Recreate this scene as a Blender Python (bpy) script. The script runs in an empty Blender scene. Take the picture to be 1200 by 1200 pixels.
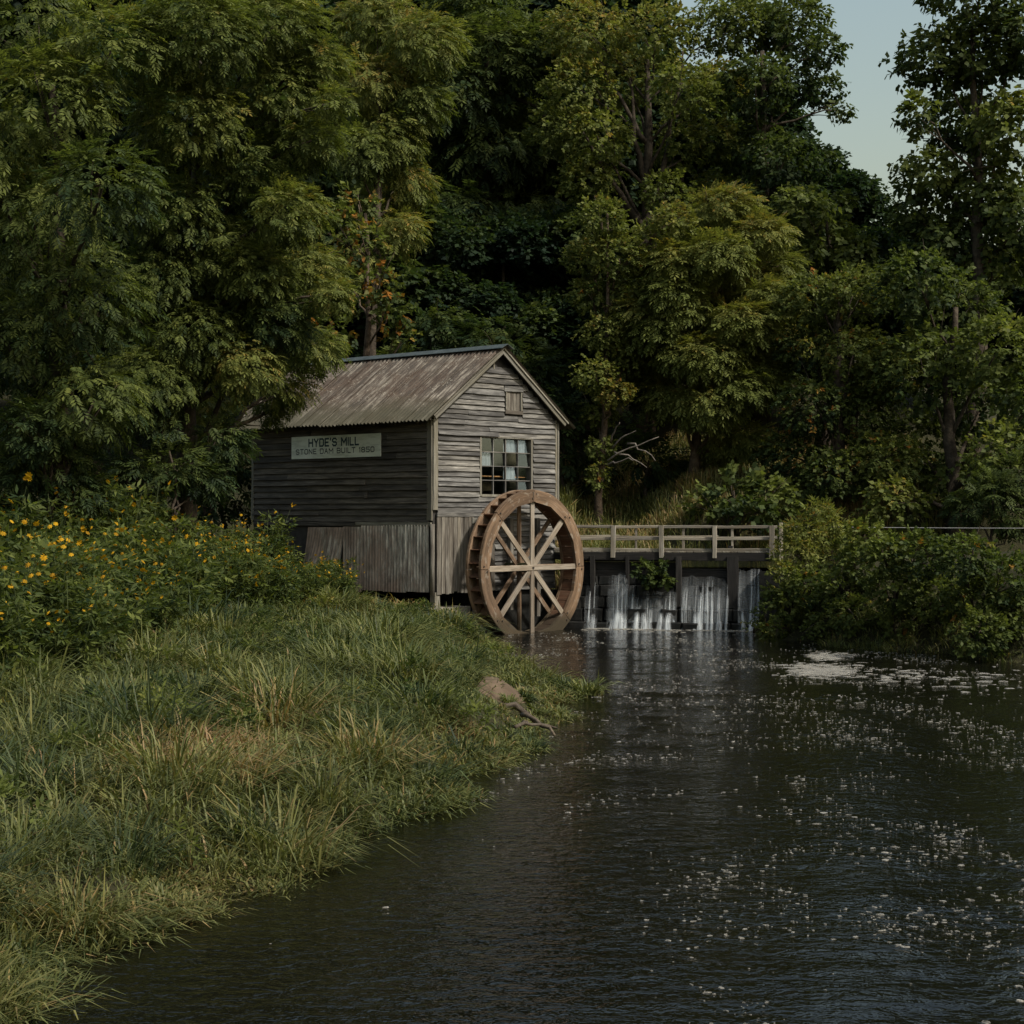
import bpy, math, random
import numpy as np
from mathutils import Vector, Matrix

# ------------------------------------------------------------------ camera, sky, sun, exposure
scene = bpy.context.scene
COL = scene.collection
R = math.radians
F = 2000.0                      # focal length in pixels of a 1200 px wide picture
CAMZ = 2.9                      # eye height over the lower stream
cam = bpy.data.cameras.new('camera')
cam.sensor_width = 36.0
cam.lens = 36.0 * F / 1200.0
cam.clip_end = 2000
cam_o = bpy.data.objects.new('camera', cam)
cam_o.location = (0, 0, CAMZ)
cam_o.rotation_euler = (R(90), 0, 0)
COL.objects.link(cam_o)
scene.camera = cam_o

SUN_DIR = Vector((0.82, -0.57, 0.0)).normalized()
SUN_EL = R(46)
SUN_DIR = Vector((SUN_DIR.x * math.cos(SUN_EL), SUN_DIR.y * math.cos(SUN_EL), math.sin(SUN_EL)))
world = bpy.data.worlds.new('World')
scene.world = world
world.use_nodes = True
wn = world.node_tree
wn.nodes.clear()
sky = wn.nodes.new('ShaderNodeTexSky')
sky.sky_type = 'NISHITA'
sky.sun_disc = False
sky.sun_elevation = SUN_EL
sky.sun_rotation = math.atan2(SUN_DIR.x, SUN_DIR.y)
sky.air_density = 2.1
sky.dust_density = 3.4
sky.ozone_density = 1.0
bg = wn.nodes.new('ShaderNodeBackground')
bg.inputs['Strength'].default_value = 0.13
wo = wn.nodes.new('ShaderNodeOutputWorld')
wn.links.new(sky.outputs[0], bg.inputs[0])
wn.links.new(bg.outputs[0], wo.inputs[0])
sun = bpy.data.lights.new('sun', 'SUN')
sun.energy = 4.1
sun.angle = R(5.0)
sun.color = (1.0, 0.955, 0.87)
sun_o = bpy.data.objects.new('sun', sun)
sun_o.rotation_euler = SUN_DIR.to_track_quat('Z', 'Y').to_euler()
COL.objects.link(sun_o)
vs = scene.view_settings
vs.view_transform = 'Standard'
vs.look = 'None'
vs.exposure = 0.0
vs.gamma = 1.0
vs.use_curve_mapping = False
scene.cycles.max_bounces = 6
scene.cycles.diffuse_bounces = 3
scene.cycles.glossy_bounces = 3
scene.cycles.transparent_max_bounces = 8
scene.cycles.transmission_bounces = 4
scene.cycles.caustics_reflective = False
scene.cycles.caustics_refractive = False

# ------------------------------------------------------------------ helpers
rng = np.random.default_rng(7)
random.seed(7)


def at(px, py, Y):
    """the point seen at (px, py) of the 1200 px picture, Y metres away"""
    return np.array([(px - 600.0) / F * Y, Y, CAMZ + (600.0 - py) / F * Y])


def on_water(px, py, z=0.0):
    Y = F * (CAMZ - z) / (py - 600.0)
    return ((px - 600.0) / F * Y, Y)


def props(o, label=None, cat=None, group=None, kind=None):
    if label: o['label'] = label
    if cat: o['category'] = cat
    if group: o['group'] = group
    if kind: o['kind'] = kind
    return o


def empty(name, loc=(0, 0, 0), rz=0.0, **k):
    o = bpy.data.objects.new(name, None)
    o.empty_display_size = 0.2
    o.location = loc
    o.rotation_euler = (0, 0, rz)
    COL.objects.link(o)
    return props(o, **k)


def make_mesh(name, V, Fc, attrs=None, smooth=False):
    """V (n,3); Fc an (m,k) array, or a list of such arrays / lists"""
    me = bpy.data.meshes.new(name)
    V = np.asarray(V, np.float32)
    if isinstance(Fc, np.ndarray):
        groups = [Fc]
    else:
        by = {}
        for f in Fc:
            if isinstance(f, np.ndarray) and f.ndim == 2:
                by.setdefault(f.shape[1], []).append(f)
            else:
                by.setdefault(len(f), []).append(np.asarray([f]))
        groups = [np.concatenate(v) for v in by.values()]
    loops = np.concatenate([g.ravel() for g in groups]).astype(np.int32)
    tot = np.concatenate([np.full(len(g), g.shape[1]) for g in groups]).astype(np.int32)
    start = np.concatenate([[0], np.cumsum(tot)[:-1]]).astype(np.int32)
    me.vertices.add(len(V))
    me.vertices.foreach_set('co', V.ravel())
    me.loops.add(len(loops))
    me.loops.foreach_set('vertex_index', loops)
    me.polygons.add(len(tot))
    me.polygons.foreach_set('loop_start', start)
    me.polygons.foreach_set('loop_total', tot)
    me.update(calc_edges=True)
    if attrs:
        for nm, a in attrs.items():
            a = np.asarray(a, np.float32)
            if a.ndim == 1:
                at_ = me.attributes.new(nm, 'FLOAT', 'POINT')
                at_.data.foreach_set('value', a)
            else:
                at_ = me.attributes.new(nm, 'FLOAT_VECTOR', 'POINT')
                at_.data.foreach_set('vector', a.ravel())
    me.polygons.foreach_set('use_smooth', np.full(len(tot), bool(smooth)))
    return me


def link(name, me, mat=None, parent=None, loc=None):
    if mat is not None and not me.materials:
        me.materials.append(mat)
    o = bpy.data.objects.new(name, me)
    COL.objects.link(o)
    if parent is not None: o.parent = parent
    if loc is not None: o.location = loc
    return o


def obj(name, V, Fc, mat, parent=None, attrs=None, smooth=False, loc=None):
    return link(name, make_mesh(name, V, Fc, attrs, smooth), mat, parent, loc)


class Acc:
    """collects pieces that belong to ONE part"""
    def __init__(s): s.V = []; s.F = []; s.A = {}; s.n = 0
    def add(s, V, Fc, **attrs):
        V = np.asarray(V, float)
        for f in (Fc if isinstance(Fc, list) else [Fc]):
            f = np.asarray(f)
            s.F.append((f if f.ndim == 2 else f[None]) + s.n)
        s.V.append(V); s.n += len(V)
        for k, a in attrs.items():
            s.A.setdefault(k, []).append(np.asarray(a, float))
    def build(s, name, mat, parent=None, smooth=False):
        if not s.V: return None
        return obj(name, np.concatenate(s.V), s.F, mat, parent,
                   {k: np.concatenate(a) for k, a in s.A.items()}, smooth)


def frame3(d, up):
    d = np.asarray(d, float); d = d / np.linalg.norm(d)
    up = np.asarray(up, float)
    side = np.cross(up, d); side /= np.linalg.norm(side)
    up = np.cross(d, side)
    return d, side, up


def plank_geo(p0, p1, up, w, t, segs=3, jit=0.004, bev=0.008, warp=0.0, rg=rng):
    """bevelled board from p0 to p1: w wide along up, t thick; returns V, F, g(grain coordinates)"""
    p0 = np.asarray(p0, float); p1 = np.asarray(p1, float)
    d, side, up = frame3(p1 - p0, up)
    L = np.linalg.norm(p1 - p0)
    b = min(bev, 0.3 * t, 0.3 * w)
    cs = np.array([(-w/2+b, -t/2), (w/2-b, -t/2), (w/2, -t/2+b), (w/2, t/2-b), (w/2-b, t/2), (-w/2+b, t/2), (-w/2, t/2-b), (-w/2, -t/2+b)])
    V = []; G = []
    off = rg.random() * 100
    for i in range(segs + 1):
        f = i / segs
        j = rg.normal(0, jit, 4)
        dw = np.array([j[0], j[1], j[1], j[1], j[1], j[0], j[0], j[0]])
        bow = warp * math.sin(math.pi * f) + j[2]
        c = p0 + d * L * f + side * bow
        for k, (a, bb) in enumerate(cs):
            V.append(c + up * (a + dw[k]) + side * bb)
            G.append((f * L, a + bb, off))
    Fc = []
    for i in range(segs):
        for k in range(8):
            k2 = (k + 1) % 8
            Fc.append((i*8+k, i*8+k2, (i+1)*8+k2, (i+1)*8+k))
    n = segs * 8
    quads = np.array(Fc)[:, ::-1]
    caps = np.array([[0, 1, 2, 3, 4, 5, 6, 7], [n+7, n+6, n+5, n+4, n+3, n+2, n+1, n]])
    return np.array(V), [quads, caps], np.array(G)


def plank(name, p0, p1, up, w, t, mat, parent, **k):
    V, Fc, G = plank_geo(p0, p1, up, w, t, **k)
    return obj(name, V, Fc, mat, parent, {'g': G})


def box_geo(lo, hi):
    x0, y0, z0 = lo; x1, y1, z1 = hi
    V = np.array([(x0,y0,z0),(x1,y0,z0),(x1,y1,z0),(x0,y1,z0),(x0,y0,z1),(x1,y0,z1),(x1,y1,z1),(x0,y1,z1)], float)
    return V, np.array([(3,2,1,0),(4,5,6,7),(0,1,5,4),(1,2,6,5),(2,3,7,6),(3,0,4,7)])


def tube_geo(P, rad, n=7, rough=0.0, rg=rng):
    P = np.asarray(P, float); m = len(P)
    rad = np.broadcast_to(rad, (m,))
    V = []; prev = None
    for i in range(m):
        d = P[min(i+1, m-1)] - P[max(i-1, 0)]
        d = d / (np.linalg.norm(d) + 1e-9)
        ref = np.array([1.0, 0.13, 0.07]) if prev is None else prev
        s = ref - d * np.dot(ref, d); s /= np.linalg.norm(s) + 1e-9
        prev = s; u = np.cross(d, s)
        for k in range(n):
            a = 2 * math.pi * k / n
            r = rad[i] * (1 + rough * rg.normal())
            V.append(P[i] + r * (math.cos(a) * s + math.sin(a) * u))
    q = np.array([(i*n+k, i*n+(k+1) % n, (i+1)*n+(k+1) % n, (i+1)*n+k) for i in range(m-1) for k in range(n)])
    caps = np.array([list(range(n))[::-1], [(m-1)*n+k for k in range(n)]])
    return np.array(V), [q, caps]


def bez(p0, p1, sag, n=7, jit=0.0, rg=rng):
    p0 = np.asarray(p0, float); p1 = np.asarray(p1, float)
    mid = (p0 + p1) / 2 + np.asarray(sag, float)
    t = np.linspace(0, 1, n)[:, None]
    P = (1-t)**2*p0 + 2*t*(1-t)*mid + t*t*p1
    P[1:-1] += rg.normal(0, jit, (n-2, 3)) if jit else 0
    return P


# ------------------------------------------------------------------ materials
def mat_new(name):
    m = bpy.data.materials.new(name)
    m.use_nodes = True
    nt = m.node_tree
    nt.nodes.clear()
    out = nt.nodes.new('ShaderNodeOutputMaterial')
    return m, nt, out


class NT:
    def __init__(s, nt): s.nt = nt
    def n(s, t, **k):
        nd = s.nt.nodes.new(t)
        for a, v in k.items(): setattr(nd, a, v)
        return nd
    def l(s, a, b): s.nt.links.new(a, b)
    def noise(s, vec, scale, detail=4, rough=0.55, dist=0.0):
        nd = s.n('ShaderNodeTexNoise')
        nd.inputs['Scale'].default_value = scale
        nd.inputs['Detail'].default_value = detail
        nd.inputs['Roughness'].default_value = rough
        nd.inputs['Distortion'].default_value = dist
        if vec is not None: s.l(vec, nd.inputs['Vector'])
        return nd.outputs['Fac']
    def ramp(s, fac, stops, interp='LINEAR'):
        nd = s.n('ShaderNodeValToRGB')
        cr = nd.color_ramp
        cr.interpolation = interp
        while len(cr.elements) < len(stops): cr.elements.new(0.5)
        for e, (p, c) in zip(cr.elements, stops):
            e.position = p
            e.color = (*c, 1) if len(c) == 3 else c
        s.l(fac, nd.inputs[0])
        return nd.outputs[0]
    def mapping(s, vec, scale, loc=(0, 0, 0)):
        nd = s.n('ShaderNodeMapping')
        nd.inputs['Scale'].default_value = scale
        nd.inputs['Location'].default_value = loc
        s.l(vec, nd.inputs[0])
        return nd.outputs[0]
    def mix(s, fac, a, b, mode='MIX'):
        nd = s.n('ShaderNodeMix', data_type='RGBA', blend_type=mode)
        for sock, v in ((nd.inputs[0], fac), (nd.inputs[6], a), (nd.inputs[7], b)):
            if isinstance(v, (int, float)): sock.default_value = v
            elif isinstance(v, tuple): sock.default_value = (*v, 1) if len(v) == 3 else v
            else: s.l(v, sock)
        return nd.outputs[2]
    def math(s, op, a, b=0.0):
        nd = s.n('ShaderNodeMath', operation=op)
        for sock, v in ((nd.inputs[0], a), (nd.inputs[1], b)):
            if isinstance(v, (int, float)): sock.default_value = v
            else: s.l(v, sock)
        return nd.outputs[0]
    def bump(s, h, strength, dist=0.02, normal=None):
        nd = s.n('ShaderNodeBump')
        nd.inputs['Strength'].default_value = strength
        nd.inputs['Distance'].default_value = dist
        s.l(h, nd.inputs['Height'])
        if normal is not None: s.l(normal, nd.inputs['Normal'])
        return nd.outputs[0]
    def bsdf(s, col=None, rough=0.7, spec=0.3, normal=None, **k):
        nd = s.n('ShaderNodeBsdfPrincipled')
        if col is not None:
            if isinstance(col, tuple): nd.inputs['Base Color'].default_value = (*col, 1)
            else: s.l(col, nd.inputs['Base Color'])
        if isinstance(rough, (int, float)): nd.inputs['Roughness'].default_value = rough
        else: s.l(rough, nd.inputs['Roughness'])
        nd.inputs['Specular IOR Level'].default_value = spec
        if normal is not None: s.l(normal, nd.inputs['Normal'])
        for a, v in k.items(): nd.inputs[a.replace('_', ' ')].default_value = v
        return nd
    def attr(s, name):
        return s.n('ShaderNodeAttribute', attribute_name=name)
    def island(s):
        return s.n('ShaderNodeNewGeometry').outputs['Random Per Island']


def wood(name, dark, mid, light, rough=0.85, stain=(0.03, 0.03, 0.03), stain_amt=0.5, grain=55, lich=None, wet=None):
    """weathered wood; grain runs along the board through the attribute g"""
    m, nt, out = mat_new(name); n = NT(nt)
    g = n.attr('g').outputs['Vector']
    fine = n.noise(n.mapping(g, (2.2, grain, 1)), 1.0, 5, 0.65)
    broad = n.noise(n.mapping(g, (0.9, 6, 0.7)), 1.0, 3, 0.6)
    col = n.ramp(fine, [(0.28, dark), (0.5, mid), (0.74, light)])
    oi = n.n('ShaderNodeObjectInfo').outputs['Random']
    tone = n.ramp(oi, [(0.0, (0.62, 0.60, 0.58)), (0.5, (1, 1, 1)), (1.0, (1.22, 1.17, 1.08))])
    col = n.mix(1.0, col, tone, 'MULTIPLY')
    st = n.ramp(broad, [(0.36, (1, 1, 1)), (0.6, (0, 0, 0))])
    col = n.mix(n.math('MULTIPLY', st, stain_amt), col, stain)
    if lich:
        lz = n.noise(n.mapping(g, (5, 9, 1)), 1.0, 4)
        col = n.mix(n.ramp(lz, [(0.58, (0, 0, 0)), (0.7, (0.7, 0.7, 0.7))]), col, lich)
    if wet:      # algae and damp up to a tide mark above the water
        sep = n.n('ShaderNodeSeparateXYZ'); n.l(n.n('ShaderNodeTexCoord').outputs['Object'], sep.inputs[0])
        lv = n.math('SUBTRACT', sep.outputs[2], n.math('MULTIPLY', broad, 0.5))
        col = n.mix(n.ramp(n.math('MULTIPLY', lv, 1.1), [(0.0, (0.85, 0.85, 0.85)), (0.35, (0, 0, 0))]), col, wet)
    b = n.bsdf(col, rough, 0.2, n.bump(fine, 0.55, 0.008))
    n.l(b.outputs[0], out.inputs[0])
    return m


M = {}
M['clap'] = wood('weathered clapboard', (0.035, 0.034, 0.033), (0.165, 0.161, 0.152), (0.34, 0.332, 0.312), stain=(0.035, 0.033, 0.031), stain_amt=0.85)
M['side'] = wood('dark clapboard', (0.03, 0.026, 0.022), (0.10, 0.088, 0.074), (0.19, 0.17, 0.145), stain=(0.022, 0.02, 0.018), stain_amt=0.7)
M['trim'] = wood('grey trim', (0.07, 0.067, 0.058), (0.185, 0.176, 0.15), (0.29, 0.278, 0.24), stain=(0.10, 0.085, 0.05), stain_amt=0.5)
M['board'] = wood('vertical board', (0.06, 0.052, 0.042), (0.17, 0.156, 0.132), (0.31, 0.29, 0.25), stain=(0.05, 0.04, 0.032), stain_amt=0.75, grain=40)
M['wheel'] = wood('wheel wood', (0.07, 0.046, 0.03), (0.185, 0.122, 0.078), (0.30, 0.212, 0.142), stain=(0.075, 0.05, 0.032), stain_amt=0.75, grain=45, lich=(0.28, 0.24, 0.19), wet=(0.035, 0.03, 0.018))
M['spoke'] = wood('spoke wood', (0.10, 0.082, 0.062), (0.27, 0.235, 0.19), (0.38, 0.335, 0.28), stain=(0.14, 0.10, 0.065), stain_amt=0.6, grain=45)
M['bucket'] = wood('bucket wood', (0.05, 0.028, 0.018), (0.14, 0.08, 0.05), (0.25, 0.15, 0.095), stain=(0.10, 0.04, 0.02), stain_amt=0.6, wet=(0.02, 0.018, 0.012))
M['rail'] = wood('rail wood', (0.09, 0.082, 0.068), (0.25, 0.23, 0.195), (0.36, 0.34, 0.29), stain=(0.14, 0.11, 0.07), stain_amt=0.5)
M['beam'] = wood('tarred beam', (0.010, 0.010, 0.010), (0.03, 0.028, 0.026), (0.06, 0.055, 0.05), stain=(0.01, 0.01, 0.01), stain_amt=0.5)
M['drift'] = wood('driftwood', (0.035, 0.026, 0.02), (0.10, 0.08, 0.06), (0.18, 0.15, 0.115), stain=(0.04, 0.03, 0.02))


def simple(name, c1, c2, scale=3.0, rough=0.8, spec=0.3, bump=0.4, bdist=0.02, coord='Object', detail=5):
    m, nt, out = mat_new(name); n = NT(nt)
    v = n.n('ShaderNodeTexCoord').outputs[coord]
    f = n.noise(v, scale, detail, 0.6)
    b = n.bsdf(n.ramp(f, [(0.3, c1), (0.7, c2)]), rough, spec, n.bump(f, bump, bdist))
    n.l(b.outputs[0], out.inputs[0])
    return m


M['sheath'] = simple('old sheathing', (0.02, 0.018, 0.016), (0.05, 0.045, 0.04), 6)
M['concrete'] = simple('concrete', (0.14, 0.12, 0.09), (0.30, 0.27, 0.22), 4, 0.9)
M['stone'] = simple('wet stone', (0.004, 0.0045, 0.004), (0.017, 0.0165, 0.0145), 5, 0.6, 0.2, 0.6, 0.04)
M['iron'] = simple('dark iron', (0.02, 0.018, 0.016), (0.05, 0.04, 0.03), 9, 0.5)
M['wire'] = simple('fence wire', (0.2, 0.2, 0.2), (0.35, 0.35, 0.34), 9, 0.4)
M['cloth'] = simple('curtain cloth', (0.20, 0.22, 0.225), (0.32, 0.34, 0.345), 4, 0.9)
M['shelf'] = simple('shelf wood', (0.35, 0.17, 0.06), (0.5, 0.27, 0.12), 5, 0.6)
M['capmetal'] = simple('ridge metal', (0.035, 0.045, 0.045), (0.075, 0.09, 0.09), 5, 0.45, 0.5, 0.1)
M['dirt'] = simple('bare dirt', (0.065, 0.046, 0.031), (0.15, 0.11, 0.076), 3, 0.95, 0.1, 0.5, 0.05)
M['ink'] = simple('sign lettering', (0.012, 0.035, 0.045), (0.02, 0.05, 0.06), 20, 0.7)
M['ink2'] = simple('sign small lettering', (0.02, 0.025, 0.028), (0.035, 0.04, 0.045), 20, 0.7)
M['ink3'] = simple('faded lettering', (0.18, 0.2, 0.19), (0.25, 0.27, 0.25), 20, 0.7)
M['hub'] = simple('mossy hub', (0.05, 0.06, 0.025), (0.12, 0.11, 0.05), 9, 0.9)


def mat_sign():
    m, nt, out = mat_new('sign paint'); n = NT(nt)
    v = n.n('ShaderNodeTexCoord').outputs['Object']
    f = n.noise(n.mapping(v, (1, 1.2, 6)), 1.5, 5, 0.6)
    col = n.ramp(f, [(0.3, (0.40, 0.42, 0.35)), (0.5, (0.62, 0.65, 0.56)), (0.75, (0.72, 0.74, 0.66))])
    n.l(n.bsdf(col, 0.6, 0.3).outputs[0], out.inputs[0])
    return m
M['sign'] = mat_sign()


def mat_tin(name, base, light, rust, moss, moss_z, scale_rust=0.8, lichen=True):
    """galvanised sheet gone to rust; grain runs down the sheet through the attribute g"""
    m, nt, out = mat_new(name); n = NT(nt)
    g = n.attr('g').outputs['Vector']
    v = n.n('ShaderNodeTexCoord').outputs['Object']
    streak = n.noise(n.mapping(g, (1.4, 14, 0.3)), 1.0, 5, 0.65)  # streaks of wear, contrast raised to imitate lit crests and shaded valleys
    bl = n.noise(n.mapping(v, (1, 1, 1)), scale_rust, 6, 0.68, 0.6)
    bl2 = n.noise(v, 2.6, 5, 0.7)
    col = n.ramp(streak, [(0.40, tuple(c*0.55 for c in base)), (0.5, base), (0.60, light), (0.75, tuple(min(1, c * 1.25) for c in light))])
    col = n.mix(n.ramp(bl, [(0.42, (0, 0, 0)), (0.58, (0.8, 0.8, 0.8))]), col, n.ramp(bl2, [(0.35, tuple(c * 0.45 for c in rust)), (0.65, rust)]))
    sp = n.noise(v, 22, 3, 0.6)
    lich = n.ramp(n.math('MULTIPLY', sp, n.math('ADD', bl2, 0.45)), [(0.60, (0, 0, 0)), (0.70, (0.5, 0.5, 0.5))])
    if lichen: col = n.mix(lich, col, (0.42, 0.40, 0.33))
    sep = n.n('ShaderNodeSeparateXYZ'); n.l(g, sep.inputs[0])
    mz = n.math('ADD', sep.outputs[0], n.math('MULTIPLY', bl, 1.6))
    col = n.mix(n.ramp(n.math('MULTIPLY', mz, 1.0 / moss_z), [(0.80, (0, 0, 0)), (1.0, (0.75, 0.75, 0.75))]), col, moss)
    b = n.bsdf(col, 0.75, 0.25, n.bump(bl2, 0.15, 0.01))
    n.l(b.outputs[0], out.inputs[0])
    return m
M['roof'] = mat_tin('rusty corrugated roof', (0.085, 0.07, 0.055), (0.20, 0.178, 0.145), (0.075, 0.050, 0.034), (0.050, 0.048, 0.028), 3.6)
M['tin'] = mat_tin('old wall tin', (0.34, 0.31, 0.265), (0.64, 0.59, 0.51), (0.34, 0.25, 0.20), (0.19, 0.115, 0.09), 2.9, 0.7, False)


def mat_glass():
    m, nt, out = mat_new('old window glass'); n = NT(nt)
    v = n.n('ShaderNodeTexCoord').outputs['Object']
    tr = n.n('ShaderNodeBsdfTransparent'); tr.inputs[0].default_value = (0.92, 0.94, 0.95, 1)
    gl = n.n('ShaderNodeBsdfGlossy'); gl.inputs['Roughness'].default_value = 0.06
    gl.inputs[0].default_value = (0.8, 0.9, 1, 1)
    fr = n.n('ShaderNodeLayerWeight'); fr.inputs[0].default_value = 0.5
    mx = n.n('ShaderNodeMixShader')
    n.l(n.math('ADD', n.math('MULTIPLY', n.math('POWER', fr.outputs['Facing'], 3.0), 0.6), 0.075), mx.inputs[0]); n.l(tr.outputs[0], mx.inputs[1]); n.l(gl.outputs[0], mx.inputs[2])
    n.l(mx.outputs[0], out.inputs[0])
    return m
M['glass'] = mat_glass()


def mat_leaf(name, stops, trans=0.42, rough=0.55, spec=0.12):
    """colour from the attribute tint (0..1) with a little change from leaf to leaf"""
    m, nt, out = mat_new(name); n = NT(nt)
    t = n.attr('tint').outputs['Fac']
    r = n.island()
    f = n.math('ADD', t, n.math('MULTIPLY', n.math('SUBTRACT', r, 0.5), 0.12))
    col = n.ramp(f, stops)
    tone = n.ramp(r, [(0.0, (0.7, 0.7, 0.7)), (1.0, (1.25, 1.25, 1.2))])
    col = n.mix(1.0, col, tone, 'MULTIPLY')
    b = n.bsdf(col, rough, spec)
    tl = n.n('ShaderNodeBsdfTranslucent')
    n.l(n.mix(1.0, col, (1.15, 1.2, 0.6), 'MULTIPLY'), tl.inputs[0])
    mx = n.n('ShaderNodeMixShader'); mx.inputs[0].default_value = trans
    n.l(b.outputs[0], mx.inputs[1]); n.l(tl.outputs[0], mx.inputs[2])
    n.l(mx.outputs[0], out.inputs[0])
    return m
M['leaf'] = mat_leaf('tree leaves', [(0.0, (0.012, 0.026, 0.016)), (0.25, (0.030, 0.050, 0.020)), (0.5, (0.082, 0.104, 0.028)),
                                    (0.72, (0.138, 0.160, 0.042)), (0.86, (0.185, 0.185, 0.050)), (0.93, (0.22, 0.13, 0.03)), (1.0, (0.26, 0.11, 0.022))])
M['grass'] = mat_leaf('grass blades', [(0.0, (0.022, 0.038, 0.017)), (0.3, (0.062, 0.082, 0.028)), (0.55, (0.125, 0.136, 0.042)),
                                      (0.72, (0.175, 0.165, 0.056)), (0.85, (0.24, 0.165, 0.070)), (1.0, (0.28, 0.175, 0.09))], 0.3, 0.55, 0.3)
M['petal'] = mat_leaf('yellow petals', [(0.0, (0.36, 0.19, 0.008)), (1.0, (0.55, 0.32, 0.015))], 0.3)
M['bark'] = simple('bark', (0.025, 0.02, 0.016), (0.085, 0.068, 0.05), 7, 0.95, 0.1, 0.9, 0.05)
M['bark_warm'] = simple('warm bark', (0.05, 0.036, 0.026), (0.14, 0.105, 0.075), 7, 0.95, 0.1, 0.9, 0.05)
M['bark_dead'] = simple('dead grey bark', (0.10, 0.085, 0.07), (0.22, 0.19, 0.16), 7, 0.95, 0.1, 0.6, 0.03)


def mat_ground():
    m, nt, out = mat_new('bank soil'); n = NT(nt)
    v = n.n('ShaderNodeTexCoord').outputs['Object']
    f = n.noise(v, 1.2, 6, 0.65)
    f2 = n.noise(v, 14, 4, 0.7)
    col = n.ramp(f, [(0.3, (0.018, 0.020, 0.010)), (0.6, (0.035, 0.034, 0.016)), (0.8, (0.06, 0.048, 0.025))])
    col = n.mix(0.4, col, n.ramp(f2, [(0.3, (0.01, 0.012, 0.006)), (0.7, (0.07, 0.06, 0.03))]))
    n.l(n.bsdf(col, 0.95, 0.1, n.bump(f2, 0.7, 0.06)).outputs[0], out.inputs[0])
    return m
M['ground'] = mat_ground()


def mat_water(name, deep, ripple):
    m, nt, out = mat_new(name); n = NT(nt)
    v = n.n('ShaderNodeTexCoord').outputs['Object']
    w2 = n.noise(n.mapping(v, (1.0, 1.3, 1)), 5.0, 3, 0.6, 0.6)
    w3 = n.noise(n.mapping(v, (1.0, 1.3, 1)), 15, 2, 0.5, 0.3)
    h = n.math('ADD', n.math('MULTIPLY', w2, 0.016), n.math('MULTIPLY', w3, 0.0055))
    nd = n.n('ShaderNodeBump'); nd.inputs['Strength'].default_value = ripple; nd.inputs['Distance'].default_value = 1.0
    n.l(h, nd.inputs['Height'])
    silt = n.ramp(n.noise(v, 0.5, 4, 0.6, 0.8), [(0.35, deep), (0.7, tuple(c * 1.8 for c in deep))])
    b = n.bsdf(silt, 0.06, 0.5, nd.outputs[0])
    b.inputs['IOR'].default_value = 1.33
    n.l(b.outputs[0], out.inputs[0])
    return m
M['water'] = mat_water('dark stream water', (0.0032, 0.0031, 0.0022), 1.0)
M['pond'] = mat_water('mill pond water', (0.012, 0.014, 0.008), 0.3)


def mat_foam():
    m, nt, out = mat_new('foam'); n = NT(nt)
    v = n.n('ShaderNodeTexCoord').outputs['Object']
    f = n.noise(v, 9, 4, 0.7)
    b = n.bsdf(n.ramp(f, [(0.3, (0.20, 0.19, 0.16)), (0.7, (0.38, 0.36, 0.315))]), 0.8, 0.2)
    tr = n.n('ShaderNodeBsdfTransparent'); mx = n.n('ShaderNodeMixShader')
    f2 = n.noise(v, 34, 3, 0.6)
    n.l(n.math('MULTIPLY', n.ramp(f2, [(0.30, (0.15, 0.15, 0.15)), (0.62, (1, 1, 1))]), n.math('ADD', n.math('MULTIPLY', n.island(), 0.5), 0.5)), mx.inputs[0])
    n.l(tr.outputs[0], mx.inputs[1]); n.l(b.outputs[0], mx.inputs[2])
    n.l(mx.outputs[0], out.inputs[0])
    return m
M['foam'] = mat_foam()


def mat_fall():
    """falling water: white threads with clear gaps between them, pattern runs down the fall"""
    m, nt, out = mat_new('falling water'); n = NT(nt)
    g = n.attr('g').outputs['Vector']
    f = n.noise(n.mapping(g, (70, 1.3, 1)), 1.0, 4, 0.6)
    b = n.bsdf((0.74, 0.78, 0.79), 0.35, 0.5)
    tr = n.n('ShaderNodeBsdfTransparent')
    mx = n.n('ShaderNodeMixShader')
    n.l(n.math('MULTIPLY', n.ramp(f, [(0.34, (0.06, 0.06, 0.06)), (0.70, (1, 1, 1))]), n.attr('op').outputs['Fac']), mx.inputs[0])
    n.l(tr.outputs[0], mx.inputs[1]); n.l(b.outputs[0], mx.inputs[2])
    n.l(mx.outputs[0], out.inputs[0])
    return m
M['fall'] = mat_fall()

# ------------------------------------------------------------------ terrain
BANK_PX = [(190, 1106), (250, 1078), (330, 1046), (400, 1012), (480, 980), (550, 938), (600, 902), (645, 872),
           (668, 850), (650, 832), (672, 822), (696, 812), (672, 803), (640, 800), (605, 786), (585, 772), (572, 758), (560, 748)]
left_bank = [(-6.0, -10.0), (-4.2, 0.0), (-3.1, 8.6)] + [on_water(*p) for p in BANK_PX] + [(-0.95, 40.6), (-0.6, 42.2), (1.2, 44.0)]
DAM0 = np.array([1.3, 43.0]); DAM1 = np.array([7.2, 41.75])       # foot of the dam, left to right
right_bank = [(7.2, 42.6), (6.0, 41.2), on_water(884, 742), on_water(910, 750), on_water(960, 755), on_water(1012, 760),
              on_water(1100, 768), (10.8, 31.0), (13.5, 22.0), (15.0, 10.0), (17.0, -10.0)]
RIVER = np.array(left_bank + right_bank)
POND = np.array([(1.7, 43.7), (7.6, 42.55), (12.0, 43.2), (16.0, 45.0), (16.0, 49.0), (9.0, 50.0), (2.2, 49.0)])


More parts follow.
